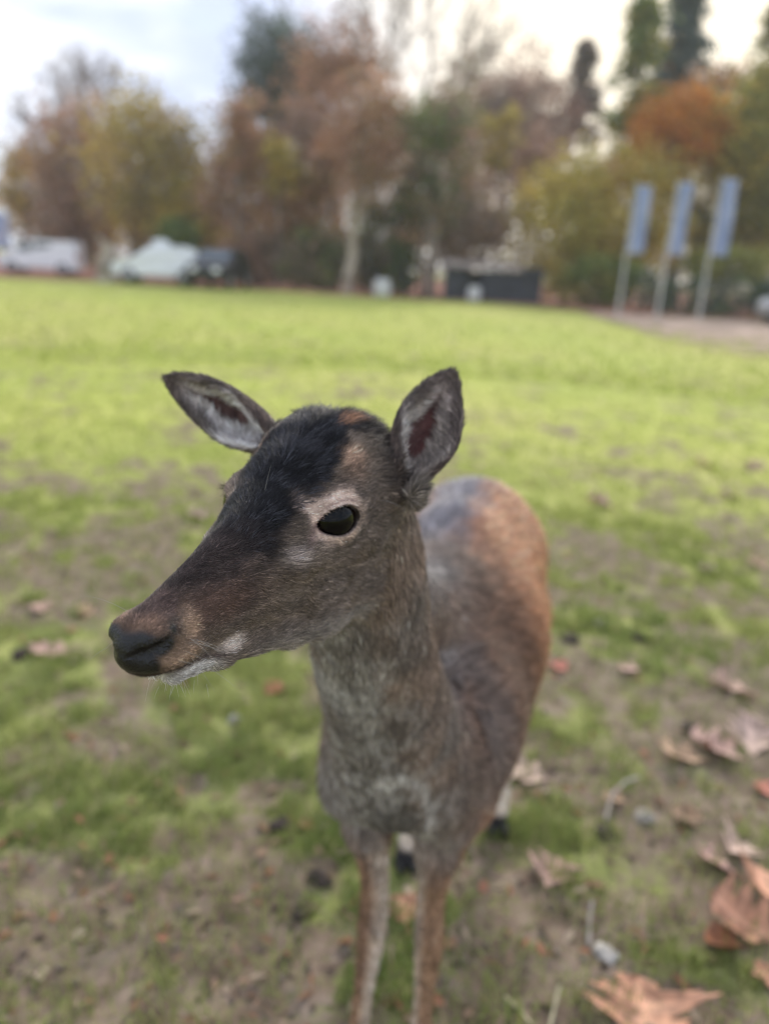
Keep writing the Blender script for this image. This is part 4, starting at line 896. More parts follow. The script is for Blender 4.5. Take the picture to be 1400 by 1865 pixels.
    BD = mix(BD, (.20, .13, .10), sst(.66, .74, P[:, 2] + j * .02) * sst(.03, .06, lat) * .35)
    BD = mix(BD, (.115, .112, .124), sst(.085, .012, np.abs(lat + .012) + j * .03) * sst(.1, .5, Nn[:, 2]) * .95)  # stripe along the spine, with blue-grey sky sheen painted into its colour
    BD = mix(BD, (.058, .037, .027), sst(.12, .0, along + j * .03) * sst(.42, .5, P[:, 2]) * .85)
    BD = mix(BD, (.40, .34, .28), sst(-.45, -.85, Nn[:, 2]) * sst(.1, .25, along) * .8)
    BD = mix(BD, (.42, .34, .27), sst(.38, .48, along) * sst(.2, .8, Nn @ bx) * sst(.68, .58, P[:, 2]) * .7)
    # chest patch with its white rim, shade of the hollow between the forelegs painted dark
    BK = sst(.2, .7, -(Nn @ bx)) * sst(.12, -.02, along)
    BD = mix(BD, (.150, .138, .130), BK * .85)
    pc = U(712, 1516, .965); de_ = np.sqrt(((P[:, 0] - pc[0]) / .046) ** 2 + (np.maximum(P[:, 2] - pc[2], 0) / .118) ** 2) + j * .28
    fr_ = sst(1.12, 1.02, P[:, 1]) * (P[:, 2] > pc[2] - .05) * (P[:, 2] < .66)
    def patch(K): return mix(mix(K, (.30, .28, .265), .75 * sst(.35, .6, nb + .12) * fr_ * sst(.22, .02, np.abs(de_ - 1.05)) * sst(-.95, -.35, (P[:, 0] - pc[0]) / .044)), (.040, .036, .033), fr_ * sst(1.0, .35, de_) * (.50 + .4 * nz))
    BD = patch(BD); NK = patch(NK)
    LG = np.tile(np.array([.125, .074, .043]), (n, 1)); LG = mix(LG, (.085, .05, .033), sst(.5, .75, nb + .15) * .6)
    inn = np.zeros(n); best = np.full(n, .12)
    for k, (pts, rad) in enumerate(LEGS):
        dd = np.abs(chain(P, [p for p in pts], rad, .006)); mm = dd < best; best[mm] = dd[mm]
        sgn = (1, -1, -1, 1)[k]
        inn[mm] = sst(-.15, .85, Nn[mm] @ by * sgn)
    LG = mix(LG, (.27, .225, .18), inn * .65)
    LG = mix(LG, (.32, .24, .17), sst(.14, .08, P[:, 2]) * .35)
    LG = mix(LG, (.065, .05, .043), sst(.36, .43, P[:, 2]) * .6)
    hind = P[:, 1] > 1.12
    LG = mix(LG, (.42, .35, .28), (hind & (P[:, 2] < .33)) * .7)
    hoof = sst(.052, .040, P[:, 2])
    LG = mix(LG, (.018, .017, .018), hoof)
    C = mix(C, (.105, .094, .078), blob(q, EARROOT, (1.1, 1.1, 1.1), .8) * .55)
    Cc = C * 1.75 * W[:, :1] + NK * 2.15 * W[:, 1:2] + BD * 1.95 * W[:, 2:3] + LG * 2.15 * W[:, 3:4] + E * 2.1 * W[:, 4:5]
    st = W[:, 0] * 0 + fbm(np.stack([q[:, 0] * .35, q[:, 1] * 2.2, q[:, 2] * 2.2], 1), 3) * (W[:, 0]) + fbm(np.stack([P[:, 0] * 170, P[:, 1] * 170, P[:, 2] * 32], 1), 3) * (1 - W[:, 0])
    Cc = Cc * np.clip(.30 + 1.4 * st, .45, 1.7)[:, None]
    Cc = Cc * (.82 + .36 * nf[:, None]) * (.86 + .28 * nz[:, None])
    # ---- fur length
    hl = .0035 + .0035 * sst(12, 4, x) + .0065 * fh * sst(4, -1, x) + .011 * sst(-3.6, -5.5, x) * sst(1, 3, z)
    hl = hl - .0010 * blob(qa, (12.3, .9, -7.75), (2.9, 1.7, .8), .4) + .004 * sst(-6.5, -9, z)
    el = np.where(einner > .5, .006 + .007 * sst(.2, .6, av) * sst(.9, .6, eu), .006)
    L = np.stack([hl, .013 + .008 * nb, .024 + .014 * nb, np.full(n, .0055), el], 1)
    length = (L * W).sum(1) * (1 - .62 * ring * W[:, 0])
    dens = np.ones(n)
    dens *= 1 - np.clip(npad * W[:, 0] * 1.6, 0, 1); dens *= 1 - np.clip(eyez * 1.3, 0, 1); dens *= 1 - .955 * np.clip(ered * W[:, 4] * 1.6, 0, 1)
    dens *= 1 - hoof * (W[:, 3] > .3)
    dens[(near < EYE_R + .12) & ez] = 0
    # ---- fur direction
    def hdv(v): return np.asarray(v, float) @ HRW.T
    ctr = np.stack([np.where(x > 2, -1.0, -1.0) + 0 * x, np.sign(q[:, 1]) * (.10 + .25 * sst(8, 0, x)), -.15 * sst(2, -3, z) + .05], 1)
    dh = hdv(ctr)
    ew = np.where(ez, sst(1.4, .3, op), 0)
    axis_down = np.array([0, 0, -1.0])
    nd = N4 - N0; nd = nd / np.linalg.norm(nd)
    dn = np.tile(nd * .6 + axis_down * .7, (n, 1))
    db = np.tile(bx * 1.0 + axis_down * .45, (n, 1)); db[BK > .4] = axis_down
    dl = np.tile(axis_down, (n, 1))
    de = hdv(edir + .35 * np.where(einner > .5, 1, 0)[:, None] * 0)
    D = dh * W[:, :1] + dn * W[:, 1:2] + db * W[:, 2:3] + dl * W[:, 3:4] + de * W[:, 4:5]
    wet = np.clip(npad, 0, 1) * W[:, 0] + .5 * eyez * W[:, 0]
    return np.clip(Cc, .004, .9), length, dens, D, wet, W, einner, ered, fh

a_col, a_len, a_dens, a_dir, a_wet, a_W, a_in, a_red, a_fh = analyse(DV, DN)

deer = empty('fallow_deer', (0.09, 1.10, 0))
tag(deer, 'grey brown fallow deer doe standing in front with its head turned to one side', 'deer')
def dchild(name, me, m, lbl=None):
    o = link(name, me, m); o.parent = deer; o.matrix_parent_inverse = Matrix.Translation((-.09, -1.10, 0))
    if lbl: o['label'] = lbl
    return o
bpy.context.view_layer.update()
body_me = mesh_np('body', DV, DQ); set_col(body_me, 'col', a_col * .8); set_f(body_me, 'wet', a_wet)
skin = bpy.data.materials.new('deer_skin'); skin.use_nodes = True; t = skin.node_tree; b = t.nodes['Principled BSDF']
ac = N(t, 'ShaderNodeAttribute', attribute_name='col'); aw = N(t, 'ShaderNodeAttribute', attribute_name='wet')
t.links.new(ac.outputs['Color'], b.inputs['Base Color'])
mr = N(t, 'ShaderNodeMapRange'); mr.inputs[3].default_value = .8; mr.inputs[4].default_value = .33; t.links.new(aw.outputs['Fac'], mr.inputs[0]); t.links.new(mr.outputs[0], b.inputs['Roughness'])
mr2 = N(t, 'ShaderNodeMapRange'); mr2.inputs[3].default_value = .08; mr2.inputs[4].default_value = .42; t.links.new(aw.outputs['Fac'], mr2.inputs[0]); t.links.new(mr2.outputs[0], b.inputs['Specular IOR Level'])
tcc = N(t, 'ShaderNodeTexCoord'); vo = N(t, 'ShaderNodeTexVoronoi'); vo.inputs['Scale'].default_value = 900; t.links.new(tcc.outputs['Object'], vo.inputs['Vector'])
bp = N(t, 'ShaderNodeBump'); bp.inputs['Strength'].default_value = .8; bp.inputs['Distance'].default_value = .0006; t.links.new(vo.outputs['Distance'], bp.inputs['Height']); t.links.new(bp.outputs[0], b.inputs['Normal'])
body_o = dchild('body', body_me, skin)

# ---- fur strands
def make_fur():
    A, B, C_, D_ = (DV[DQ[:, k]] for k in range(4))
    area = (np.linalg.norm(np.cross(B - A, C_ - A), axis=1) + np.linalg.norm(np.cross(C_ - A, D_ - A), axis=1)) * .5
    ctr = (A + B + C_ + D_) / 4; zc = (ctr - CAM) @ CF; fn = DN[DQ[:, 0]]; view = CAM - ctr; view /= np.linalg.norm(view, axis=1, keepdims=True)
    facing = sst(-.35, .05, (fn * view).sum(1)) * .75 + .25
    facing *= np.where(ctr[:, 1] > 1.0, .8, 1)
    fd = a_dens[DQ].mean(1)
    per_m2 = FUR_D * np.clip((.53 / zc) ** 1.8, .05, 1.6)
    lam = area * per_m2 * facing * fd
    rng = np.random.default_rng(5); cnt = rng.poisson(lam); fi = np.repeat(np.arange(len(DQ)), cnt); n = len(fi)
    u = rng.random(n)[:, None]; v = rng.random(n)[:, None]
    def bl(X):
        Q = X[DQ[fi]];
        if Q.ndim == 2: Q = Q[..., None]
        return Q[:, 0] * (1 - u) * (1 - v) + Q[:, 1] * u * (1 - v) + Q[:, 2] * u * v + Q[:, 3] * (1 - u) * v
    P = bl(DV); Nn = bl(DN); Nn /= np.linalg.norm(Nn, axis=1, keepdims=True); L = bl(a_len)[:, 0] * rng.uniform(.65, 1.25, n); D = bl(a_dir); Cc = bl(a_col); Wt = bl(a_W); inn = bl(a_in)[:, 0]
    zz = ((P - CAM) @ CF)
    D = D - (D * Nn).sum(1, keepdims=True) * Nn; D /= np.linalg.norm(D, axis=1, keepdims=True) + 1e-9
    S = np.cross(Nn, D)
    sw = (fbm(P * 45.0 + 3, 2) - .5) * 1.6 + (fbm(P * 160.0 + 9, 2) - .5) * 1.3 + rng.normal(0, .16, n)
    bodyish = Wt[:, 2] + Wt[:, 1]
    sw *= .80 - .38 * bodyish
    D = D * np.cos(sw)[:, None] + S * np.sin(sw)[:, None]
    lift = .20 + .12 * rng.random(n) + .20 * (fbm(P * 120.0 + 31, 2) - .35) + .05 * bodyish
    lift = np.where(Wt[:, 4] > .5, np.where(inn > .5, .55, .30), lift)
    T0 = D * np.cos(lift)[:, None] + Nn * np.sin(lift)[:, None]
    l2 = lift * .25; T1_ = D * np.cos(l2)[:, None] + Nn * np.sin(l2)[:, None]
    K = 4; pts = np.zeros((n, K, 3)); pts[:, 0] = P - Nn * .0004
    for k in range(1, K):
        f = (k - .5) / (K - 1); T = T0 * (1 - f) + T1_ * f + rng.normal(0, .06, (n, 3)); pts[:, k] = pts[:, k - 1] + T * (L / (K - 1))[:, None]
    rad = np.clip(zz / .53, .8, 4) * .00016 * (1 + .35 * bodyish)
    prof = np.array([1.0, .95, .7, .15]); R = rad[:, None] * prof[None]
    var = np.exp(rng.normal(0, .42, n)); tip = rng.random(n) < .10
    Cc = Cc * var[:, None]; light = np.where(tip, 1.0, 0) * (1 - .6 * (Cc.mean(1) < .02)); Cc = Cc * (1 + 1.0 * light[:, None]) + .012 * light[:, None]
    fhs = bl(a_fh)[:, 0] * Wt[:, 0] * sst(9, 4, w2h(P)[:, 0]); g = (fbm(P * 260.0 + 77, 2) > .56) & (rng.random(n) < .5 * fhs); Cc = np.where(g[:, None], np.array([.050, .050, .060]) * rng.uniform(.5, 1.5, n)[:, None], Cc)  # some forehead strands greyed, hair highlights put into their colour
    return pts, R, np.clip(Cc, .003, .95)
pts, R, Cc = make_fur()
# whiskers, lashes and a few stray white hairs
rng = np.random.default_rng(9)
def strays(spots):
    P2, R2, C2 = [], [], []
    for (c, d, l, cnt, spread, colr, rad) in spots:
        for k in range(cnt):
            p = h2w(np.array(c) + rng.normal(0, 1, 3) * spread); dv_ = (np.array(d, float) + rng.normal(0, .28, 3)) @ HRW.T; dv_ /= np.linalg.norm(dv_); ll = l * rng.uniform(.6, 1.2); g = np.array([0, 0, -1.0]) * ll * .18
            P2.append([p + dv_ * ll * f + g * f * f for f in (0, .33, .66, 1)]); R2.append(np.array([1, .9, .7, .2]) * rad); C2.append(colr)
    return np.array(P2), np.array(R2), np.array(C2)
LS = []
for sgn in (1, -1):
    c, a, b_, n_ = eye_frame(sgn)
    for tt in np.linspace(.15, .98, 26):
        A_ = -1.62 + 3.5 * tt; arch = (4 * tt * (1 - tt)) ** .62; Bq_ = -.24 + .36 * tt + 0.98 * arch * (.84 + .34 * tt) + .05
        pt = c + a * A_ + b_ * Bq_ + n_ * math.sqrt(max(EYE_R ** 2 - A_ ** 2 - Bq_ ** 2, .05)) * 1.07
        LS.append((pt, n_ * .9 + b_ * .1 + a * .35 * (tt - .3), .005 if tt < .4 else .007, 2, .03, (.01, .009, .009), .00011))
    LS.append(((13.0, 1.7 * sgn, -5.6), (-.2, sgn, -.2), .028, 10, .5, (.35, .33, .3), .00009))
    LS.append(((12.0, .8 * sgn, -8.2), (.1, .3 * sgn, -1), .010, 14, .45, (.55, .52, .5), .00008))
    LS.append(((3.0, 1.2 * sgn, 2.0), (-.2, .5 * sgn, .8), .020, 1, .5, (.4, .38, .36), .00006))
    LS.append(((-5.5, 5.3 * sgn, .4), (.4, sgn, .3), .030, 3, .4, (.5, .48, .45), .00009))
p2, r2, c2 = strays(LS)
pts = np.concatenate([pts, p2]); R = np.concatenate([R, r2]); Cc = np.concatenate([Cc, c2])
hc = bpy.data.hair_curves.new('fur'); hc.add_curves([4] * len(pts))
hc.position_data.foreach_set('vector', pts.astype(np.float32).ravel())
ra = hc.attributes.new('radius', 'FLOAT', 'POINT'); ra.data.foreach_set('value', R.astype(np.float32).ravel())
ca = hc.attributes.new('col', 'FLOAT_COLOR', 'CURVE'); ca.data.foreach_set('color', np.concatenate([Cc, np.ones((len(Cc), 1))], 1).astype(np.float32).ravel())
fm = bpy.data.materials.new('deer_fur'); fm.use_nodes = True; t = fm.node_tree; t.nodes.remove(t.nodes['Principled BSDF'])
ac = N(t, 'ShaderNodeAttribute', attribute_name='col')
ph = N(t, 'ShaderNodeBsdfPrincipled'); ph.inputs['Roughness'].default_value = .45; ph.inputs['Specular IOR Level'].default_value = .25
t.links.new(ac.outputs['Color'], ph.inputs['Base Color']); t.links.new(ph.outputs[0], t.nodes['Material Output'].inputs[0])
hc.materials.append(fm)
fur_o = bpy.data.objects.new('fur', hc); COL.objects.link(fur_o); fur_o.parent = deer; fur_o.matrix_parent_inverse = Matrix.Translation((-.09, -1.10, 0))
print('fur strands', len(pts))

# ---- eyes
em = bpy.data.materials.new('deer_eye'); em.use_nodes = True; t = em.node_tree; b = t.nodes['Principled BSDF']
tc = N(t, 'ShaderNodeTexCoord'); sx = N(t, 'ShaderNodeSeparateXYZ'); t.links.new(tc.outputs['Object'], sx.inputs[0])
rp = N(t, 'ShaderNodeValToRGB'); rp.color_ramp.elements[0].position = .55; rp.color_ramp.elements[0].color = (.012, .006, .004, 1); rp.color_ramp.elements[1].position = .86; rp.color_ramp.elements[1].color = (.0015, .0015, .002, 1)
mr = N(t, 'ShaderNodeMapRange'); mr.inputs[1].default_value = 0; mr.inputs[2].default_value = EYE_R * .01; t.links.new(sx.outputs['Z'], mr.inputs[0]); t.links.new(mr.outputs[0], rp.inputs[0]); t.links.new(rp.outputs[0], b.inputs['Base Color'])
b.inputs['Roughness'].default_value = .03; b.inputs['Specular IOR Level'].default_value = .18; b.inputs['Coat Weight'].default_value = .0
nu, nv = 32, 48
th = np.linspace(0, math.pi, nu); ph_ = np.linspace(0, 2 * math.pi, nv, endpoint=False)
EVs = np.stack([np.outer(np.sin(th), np.cos(ph_)), np.outer(np.sin(th), np.sin(ph_)), np.outer(np.cos(th), np.ones(nv))], -1).reshape(-1, 3) * EYE_R * .01
EFs = np.array([[i * nv + jj, (i + 1) * nv + jj, (i + 1) * nv + (jj + 1) % nv, i * nv + (jj + 1) % nv] for i in range(nu - 1) for jj in range(nv)])
eye_me = mesh_np('eye', EVs, EFs)
for sgn in (1, -1):
    c, a, b_, n_ = eye_frame(sgn); o = dchild('eye', eye_me, em)
    Rm = np.stack([HRW @ a, np.cross(HRW @ n_, HRW @ a), HRW @ n_], 1)
    o.matrix_world = Matrix.Translation(Vector(h2w(c))) @ Matrix([list(r) for r in Rm]).to_4x4()
# ---- hooves: two dark claws on each foot
hm = mat('deer_hoof', (.035, .031, .029), .45, .3, 60, .4, bump=.2)
def claw():
    bm = bmesh.new(); prof = [(-.026, .012, .000), (-.022, .010, .030), (-.004, .011, .042), (.018, .009, .026), (.030, .004, .004), (.028, .003, .000)]
    rows = []
    for (fx, w, zt) in prof:
        rows.append([bm.verts.new((s * w, -fx, zz)) for s, zz in ((-1, 0), (-1, zt * .7), (-.5, zt), (.5, zt), (1, zt * .7), (1, 0))])
    for i in range(len(rows) - 1):
        for k in range(5): bm.faces.new((rows[i][k], rows[i][k + 1], rows[i + 1][k + 1], rows[i + 1][k]))
        bm.faces.new((rows[i][5], rows[i][0], rows[i + 1][0], rows[i + 1][5]))
    bm.faces.new(rows[0][::-1]); bm.faces.new(rows[-1]); bmesh.ops.recalc_face_normals(bm, faces=bm.faces)
    me = bpy.data.meshes.new('hoof'); bm.to_mesh(me); bm.free()
    for p in me.polygons: p.use_smooth = True
    return me
claw_me = claw()
for pts_, rad_ in LEGS:
    f = pts_[-1]
    for sgn in (-1, 1):
        o = dchild('hoof', claw_me, hm); o.location = (f[0] + sgn * .0125, f[1] - .004, .001); o.rotation_euler = (0, 0, sgn * .08 + .25); o.scale = (.85, .8, .8)
# ------------------------------------------------------------------ fallen leaves, stones, sticks
def leaf_mat(name, c):
    m = bpy.data.materials.new(name); m.use_nodes = True; t = m.node_tree; b = t.nodes['Principled BSDF']; b.inputs['Roughness'].default_value = .55; b.inputs['Specular IOR Level'].default_value = .3
    tc = N(t, 'ShaderNodeTexCoord'); n = N(t, 'ShaderNodeTexNoise'); n.inputs['Scale'].default_value = 45; n.inputs['Detail'].default_value = 5; t.links.new(tc.outputs['Object'], n.inputs[0]); r = N(t, 'ShaderNodeValToRGB'); c = np.array(c)
    r.color_ramp.elements[0].position = .3; r.color_ramp.elements[1].position = .72; r.color_ramp.elements[0].color = (*(c * .55), 1); r.color_ramp.elements[1].color = (*np.clip(c * 1.25, 0, 1), 1); t.links.new(n.outputs[0], r.inputs[0])
    va = N(t, 'ShaderNodeAttribute', attribute_name='vein'); mx = N(t, 'ShaderNodeMixRGB'); mx.inputs[2].default_value = (*np.clip(c * 1.5 + .04, 0, 1), 1); t.links.new(va.outputs['Fac'], mx.inputs[0]); t.links.new(r.outputs[0], mx.inputs[1]); t.links.new(mx.outputs[0], b.inputs['Base Color'])
    tr = N(t, 'ShaderNodeBsdfTranslucent'); t.links.new(mx.outputs[0], tr.inputs[0]); ms = N(t, 'ShaderNodeMixShader'); ms.inputs[0].default_value = .18; t.links.new(b.outputs[0], ms.inputs[1]); t.links.new(tr.outputs[0], ms.inputs[2]); t.links.new(ms.outputs[0], t.nodes['Material Output'].inputs[0]); return m
LC = dict(pink=leaf_mat('pink_leaf', (.52, .33, .265)), pale=leaf_mat('pale_leaf', (.56, .40, .32)), orange=leaf_mat('orange_leaf', (.55, .285, .175)), rust=leaf_mat('rust_leaf', (.42, .19, .10)), tan=leaf_mat('tan_leaf', (.48, .32, .20)), red=leaf_mat('red_leaf', (.52, .19, .13)))
def oak_leaf(L, lobes, seed, curl, wid=.5, plain=False):
    rng = np.random.default_rng(seed); nt_, nu = 54, 4; V, vein = [], []
    for i in range(nt_ + 1):
        s = i / nt_; env = (math.sin(math.pi * min(s * 1.02, 1) ** .85) ** .7) * (.75 + .35 * s)
        ph_ = s * lobes - .15; saw = ph_ - math.floor(ph_); lobe = 1.0 if plain else (.46 + .62 * max(0, math.sin(math.pi * saw)) ** 1.1 * (1 + .22 * math.sin(2 * math.pi * saw * 3.0)))
        for k in range(-nu, nu + 1):
            u = k / nu; jl = 1 + .18 * math.sin(seed * 3.1 + (5 if u > 0 else 2) + math.floor(ph_) * 2.7); w = wid * env * lobe * jl * u; y = s - .5 + abs(w) * (.34 if not plain else .1) * (1.2 - s)
            z = curl * (abs(w) ** 1.6) * 1.6 + curl * .7 * (s - .5) ** 2 + .02 * math.sin(9 * s + 4 * u + seed) + .05 * curl * math.sin(6 * w + seed)
            V.append((w * L, y * L, z * L)); vein.append(1.0 if k == 0 else (.45 if (not plain and abs(saw - .5) < .08) else 0))
    n = 2 * nu + 1; F = [(i * n + k, i * n + k + 1, (i + 1) * n + k + 1, (i + 1) * n + k) for i in range(nt_) for k in range(2 * nu)]
    V = np.array(V); V[:, 2] -= V[:, 2].min() - .002 * 0; m0 = len(V); V2 = np.concatenate([V, V - [0, 0, .0007]]); F2 = F + [tuple(m0 + q for q in f[::-1]) for f in F]
    bd = [i * n for i in range(nt_ + 1)] + [nt_ * n + k for k in range(1, n)] + [i * n + n - 1 for i in range(nt_ - 1, -1, -1)] + [k for k in range(n - 2, 0, -1)]
    for a, c in zip(bd, bd[1:] + bd[:1]): F2.append((a, c, c + m0, a + m0))
    me = mesh_np('leaf', V2, F2); set_f(me, 'vein', vein + vein); return me
def hz(x, y): return float(hgt(np.array([x]), np.array([y]))[0])
def leaf(px, py, Lpx, rot, colr, label, lobes=3.4, curl=.35, tilt=(0, 0), wid=.5, plain=False, lift=.006, seed=None):
    p = G(px, py); z = (p - CAM) @ CF; L = Lpx / FPX * z * .86; sd_ = seed if seed is not None else int(px * 7 + py)
    root = empty('oak_leaf', (p[0], p[1], hz(p[0], p[1]) + lift), 0); root.rotation_euler = (tilt[0], tilt[1], rot); tag(root, label, 'leaf', 'fallen leaves on the grass')
    link('blade', oak_leaf(L, lobes, sd_, curl, wid, plain), LC[colr], root)
    segs = [(np.array([0, -.5 * L, .004]), np.array([.012 * L, -.72 * L, .006 + .03 * L]), .0009, .0007), (np.array([.012 * L, -.72 * L, .006 + .03 * L]), np.array([.05 * L, -.92 * L, .008 + .05 * L]), .0007, .0009)]
    V, F = tubes(segs, 5); link('stalk', mesh_np('stalk', V, F), LC[colr], root)
leaf(1172, 1848, 182, -.15, 'orange', 'largest leaf, star shaped and salmon brown, at the bottom of the picture', 2.7, .15, wid=.74, seed=4)
leaf(1342, 1690, 148, .9, 'orange', 'glossy orange brown curled leaf lowest on the right hand heap', 3.2, .75, (.3, -.2), .5, lift=.02)
leaf(1378, 1638, 132, -.4, 'orange', 'pinkish orange leaf lying on top of the right hand heap', 3.2, .5, (-.2, .35), .5, lift=.035)
leaf(1312, 1732, 78, 1.6, 'rust', 'small rounded rust leaf just under the glossy curled leaf', 1, .9, (.1, .2), .6, True, lift=.008)
leaf(1398, 1790, 78, .5, 'orange', 'orange leaf cut by the right edge below the heap', 2.6, .5, (.2, 0))
leaf(1004, 1597, 92, -.5, 'pink', 'dusty pink forked leaf alone on bare soil', 2.2, .35, (.1, .1), .62, seed=12)
leaf(1297, 1574, 95, .85, 'pink', 'narrow brown pink leaf touching a pale pointed one', 2.6, .55, (.2, .2), .34)
leaf(1342, 1550, 85, -.9, 'pale', 'pale pointed leaf on green grass beside a narrow pink one', 2.4, .4, (-.2, .1), .6)
leaf(1248, 1487, 70, 1.3, 'tan', 'small folded tan leaf right of the grey pebble', 1, .9, (.2, -.3), .42, True)
leaf(1232, 1380, 120, 1.45, 'tan', 'long curled tan leaf at the left of the group of three', 2.5, .8, (.3, 0), .30)
leaf(1300, 1368, 120, 1.0, 'pink', 'rosy leaf in the middle of the group of three', 3, .55, (.2, .2), .45)
leaf(1362, 1352, 115, -.3, 'pale', 'pale pink leaf standing up at the right of the group of three', 2.8, .5, (.35, .1), .52, lift=.012)
leaf(1328, 1258, 105, 1.3, 'pink', 'lone pink leaf further up the right side', 2.6, .45, (.2, .1), .36)
leaf(955, 1404, 105, 1.2, 'pale', 'pale salmon leaf next to the hind hoof of the deer', 2.6, .4, (.15, -.1), .5)
leaf(1116, 1466, 52, 1.2, 'tan', 'small tan leaf caught on a grey twig', 2, .5, wid=.5)
leaf(1145, 1224, 52, 1.5, 'pink', 'small faded pink leaf beyond the hind legs', 2.3, .4, wid=.42)
leaf(1015, 1218, 46, .4, 'red', 'small bright red leaf right of the haunch', 1, .5, wid=.45, plain=True)
leaf(1290, 1042, 50, 1.2, 'pale', 'pale leaf in the middle distance on the right', 2.3, .5, (.3, 0))
leaf(1380, 1030, 52, .3, 'tan', 'tan leaf in the middle distance at the right edge', 2.3, .5, (.3, 0))
leaf(88, 1193, 92, 1.5, 'pink', 'long pink leaf on mud at the left beneath the muzzle line', 2.6, .4, (.15, 0), .34)
leaf(156, 1115, 48, 1.2, 'tan', 'tan leaf on bare mud left of the nose', 2.2, .5, (.2, 0))
leaf(74, 1112, 52, .6, 'pink', 'dull pink leaf on mud near the left edge', 2.2, .3)
leaf(498, 1252, 46, -.6, 'red', 'small red leaf under the jaw of the deer', 1, .5, (.2, .2), .48, True)
leaf(733, 1658, 74, .2, 'orange', 'round orange leaf between the front legs of the deer', 1, .35, (.1, 0), .72, True)
leaf(553, 1504, 40, .9, 'rust', 'tiny rust leaf beside a dark hollow left of the chest', 1, .6, wid=.5, plain=True)
leaf(1394, 1440, 55, .2, 'red', 'reddish leaf at the right edge under the group of three', 2.2, .5)
leaf(1090, 920, 60, 1.3, 'pink', 'pink leaf far back beside the rump of the deer', 2.3, .5, (.3, 0))
leaf(1328, 905, 48, 1.2, 'pale', 'pale far leaf in the green part on the right', 2.3, .5, (.3, 0))
leaf(1282, 850, 46, 1.2, 'tan', 'farthest small tan leaf on the right', 2.3, .5, (.3, 0))
leaf(1376, 850, 46, .7, 'pink', 'farthest small pink leaf at the right edge', 2.3, .5, (.3, 0))
leaf(357, 942, 50, 1.3, 'pale', 'pale leaf on the grass beside the far eye', 2.3, .5, (.3, 0))
def rock(name, label, cat, px, py, wpx, m, flat=.65, group=None, seed=1):
    p = G(px, py); z = (p - CAM) @ CF; s = wpx / FPX * z / 2 * .82; bm = bmesh.new(); bmesh.ops.create_icosphere(bm, subdivisions=3, radius=1); V = np.array([v.co[:] for v in bm.verts]); d = 1 + (fbm(V * 1.6 + seed * 9.1, 3) - .5) * 1.5
    for v, k in zip(bm.verts, d): v.co = (v.co.x * k * s, v.co.y * k * s * .85, v.co.z * k * s * flat)
    me = bpy.data.meshes.new(name); bm.to_mesh(me); bm.free()
    for q in me.polygons: q.use_smooth = True
    o = link(name, me, m); o.location = (p[0], p[1], hz(p[0], p[1]) + s * flat * .15); o.rotation_euler = (0, 0, seed); tag(o, label, cat, group)
peb = mat('pale_stone', (.42, .39, .35), .8, .25, 60, .2, bump=.3); grey = mat('grey_stone', (.33, .295, .26), .8, .25, 60, .2, bump=.3); clod = mat('dark_clod', (.060, .046, .038), .85, .4, 50, .2, bump=.6)
rock('pebble', 'round white pebble on the grass below the jaw', 'pebble', 428, 1312, 36, peb, .7, 'pale pebbles on the ground', 1)
rock('pebble', 'grey white pebble left of the folded tan leaf', 'pebble', 1173, 1490, 46, grey, .5, 'pale pebbles on the ground', 2)
rock('pebble', 'cream pebble at the foot of the upright pale stick', 'pebble', 1102, 1740, 52, peb, .5, 'pale pebbles on the ground', 3)
rock('pebble', 'small white pebble beyond the haunch', 'pebble', 1093, 1138, 30, peb, .6, 'pale pebbles on the ground', 4)
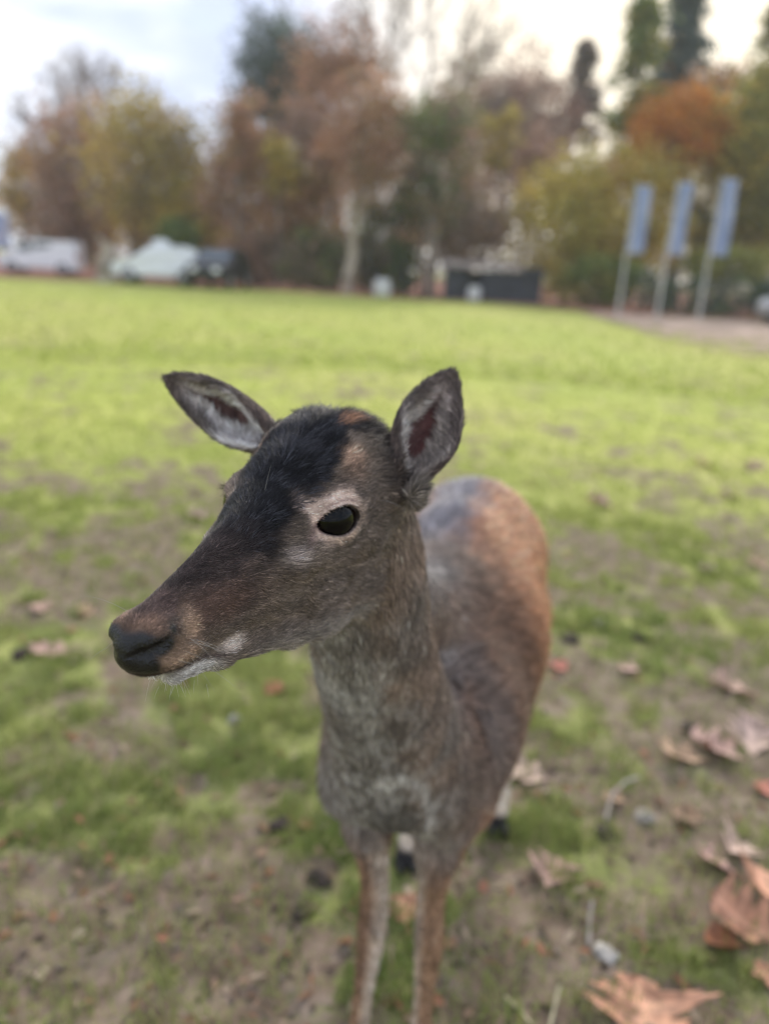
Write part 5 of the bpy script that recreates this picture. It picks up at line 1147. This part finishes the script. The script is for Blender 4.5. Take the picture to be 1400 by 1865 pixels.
for k, (px, py, w, lb) in enumerate([(1100, 1522, 56, 'dark clod under the twig with the tan leaf'), (545, 1660, 42, 'black clod in front of the left foreleg'), (583, 1602, 52, 'dark brown clod just left of the forelegs'), (512, 1505, 44, 'dark lump standing in for the hollow beside the tiny rust leaf'), (42, 1196, 42, 'dark clod at the left end of the long pink leaf'), (1040, 1166, 42, 'dark clod beyond the haunch, beside the red leaf'), (1165, 1166, 34, 'small dark clod on the right in the middle distance'), (1256, 1330, 40, 'dark clod above the group of three leaves')]):  # the lump by the rust leaf is added for the dark of a hole
    rock('soil_clod', lb, 'clod', px, py, w, clod, .6, 'dark clods of earth', 10 + k)
stick_m = mat('grey_stick', (.38, .33, .29), .8, .25, 80); straw_m = mat('straw', (.50, .44, .28), .7, .2, 80)
def stick(label, pxs, r, m, name='twig', group='twigs and straws on the ground', zs=None):
    P = []
    for i, (x, y) in enumerate(pxs):
        p = G(x, y); P.append(np.array([p[0], p[1], hz(p[0], p[1]) + (zs[i] if zs else .006)]))
    base = P[0].copy(); segs = [(P[i] - base, P[i + 1] - base, r, r * .85) for i in range(len(P) - 1)]; V, F = tubes(segs, 8); o = link(name, mesh_np(name, V, F), m); o.location = base; tag(o, label, 'twig', group)
stick('short upright pale stick above the cream pebble', [(1072, 1725), (1071, 1690), (1075, 1660)], .0040, stick_m, zs=[.004, .012, .02])
stick('grey bent twig leaning on the small tan leaf', [(1102, 1500), (1112, 1462), (1135, 1440), (1160, 1425)], .0042, stick_m, zs=[.004, .018, .022, .012])
stick('yellow straw lying slanted at the bottom edge', [(968, 1870), (945, 1840), (918, 1815)], .0030, straw_m, 'straw')
stick('yellow straw standing nearly upright at the bottom edge', [(1000, 1875), (1008, 1845), (1016, 1815)], .0032, straw_m, 'straw', zs=[.004, .014, .028])
# ------------------------------------------------------------------ thin autumn haze
hz_m = bpy.data.materials.new('thin_haze'); hz_m.use_nodes = True; t = hz_m.node_tree; t.nodes.remove(t.nodes['Principled BSDF'])
pv = N(t, 'ShaderNodeVolumePrincipled'); pv.inputs['Color'].default_value = (.92, .94, .97, 1); pv.inputs['Density'].default_value = HAZE_D; t.links.new(pv.outputs[0], t.nodes['Material Output'].inputs['Volume'])
bm = bmesh.new(); bmesh.ops.create_cube(bm, size=1); me = bpy.data.meshes.new('haze'); bm.to_mesh(me); bm.free()
hzo = link('haze', me, hz_m); hzo.scale = (800, 800, 32); hzo.location = (0, 0, 14.5); tag(hzo, kind='stuff')
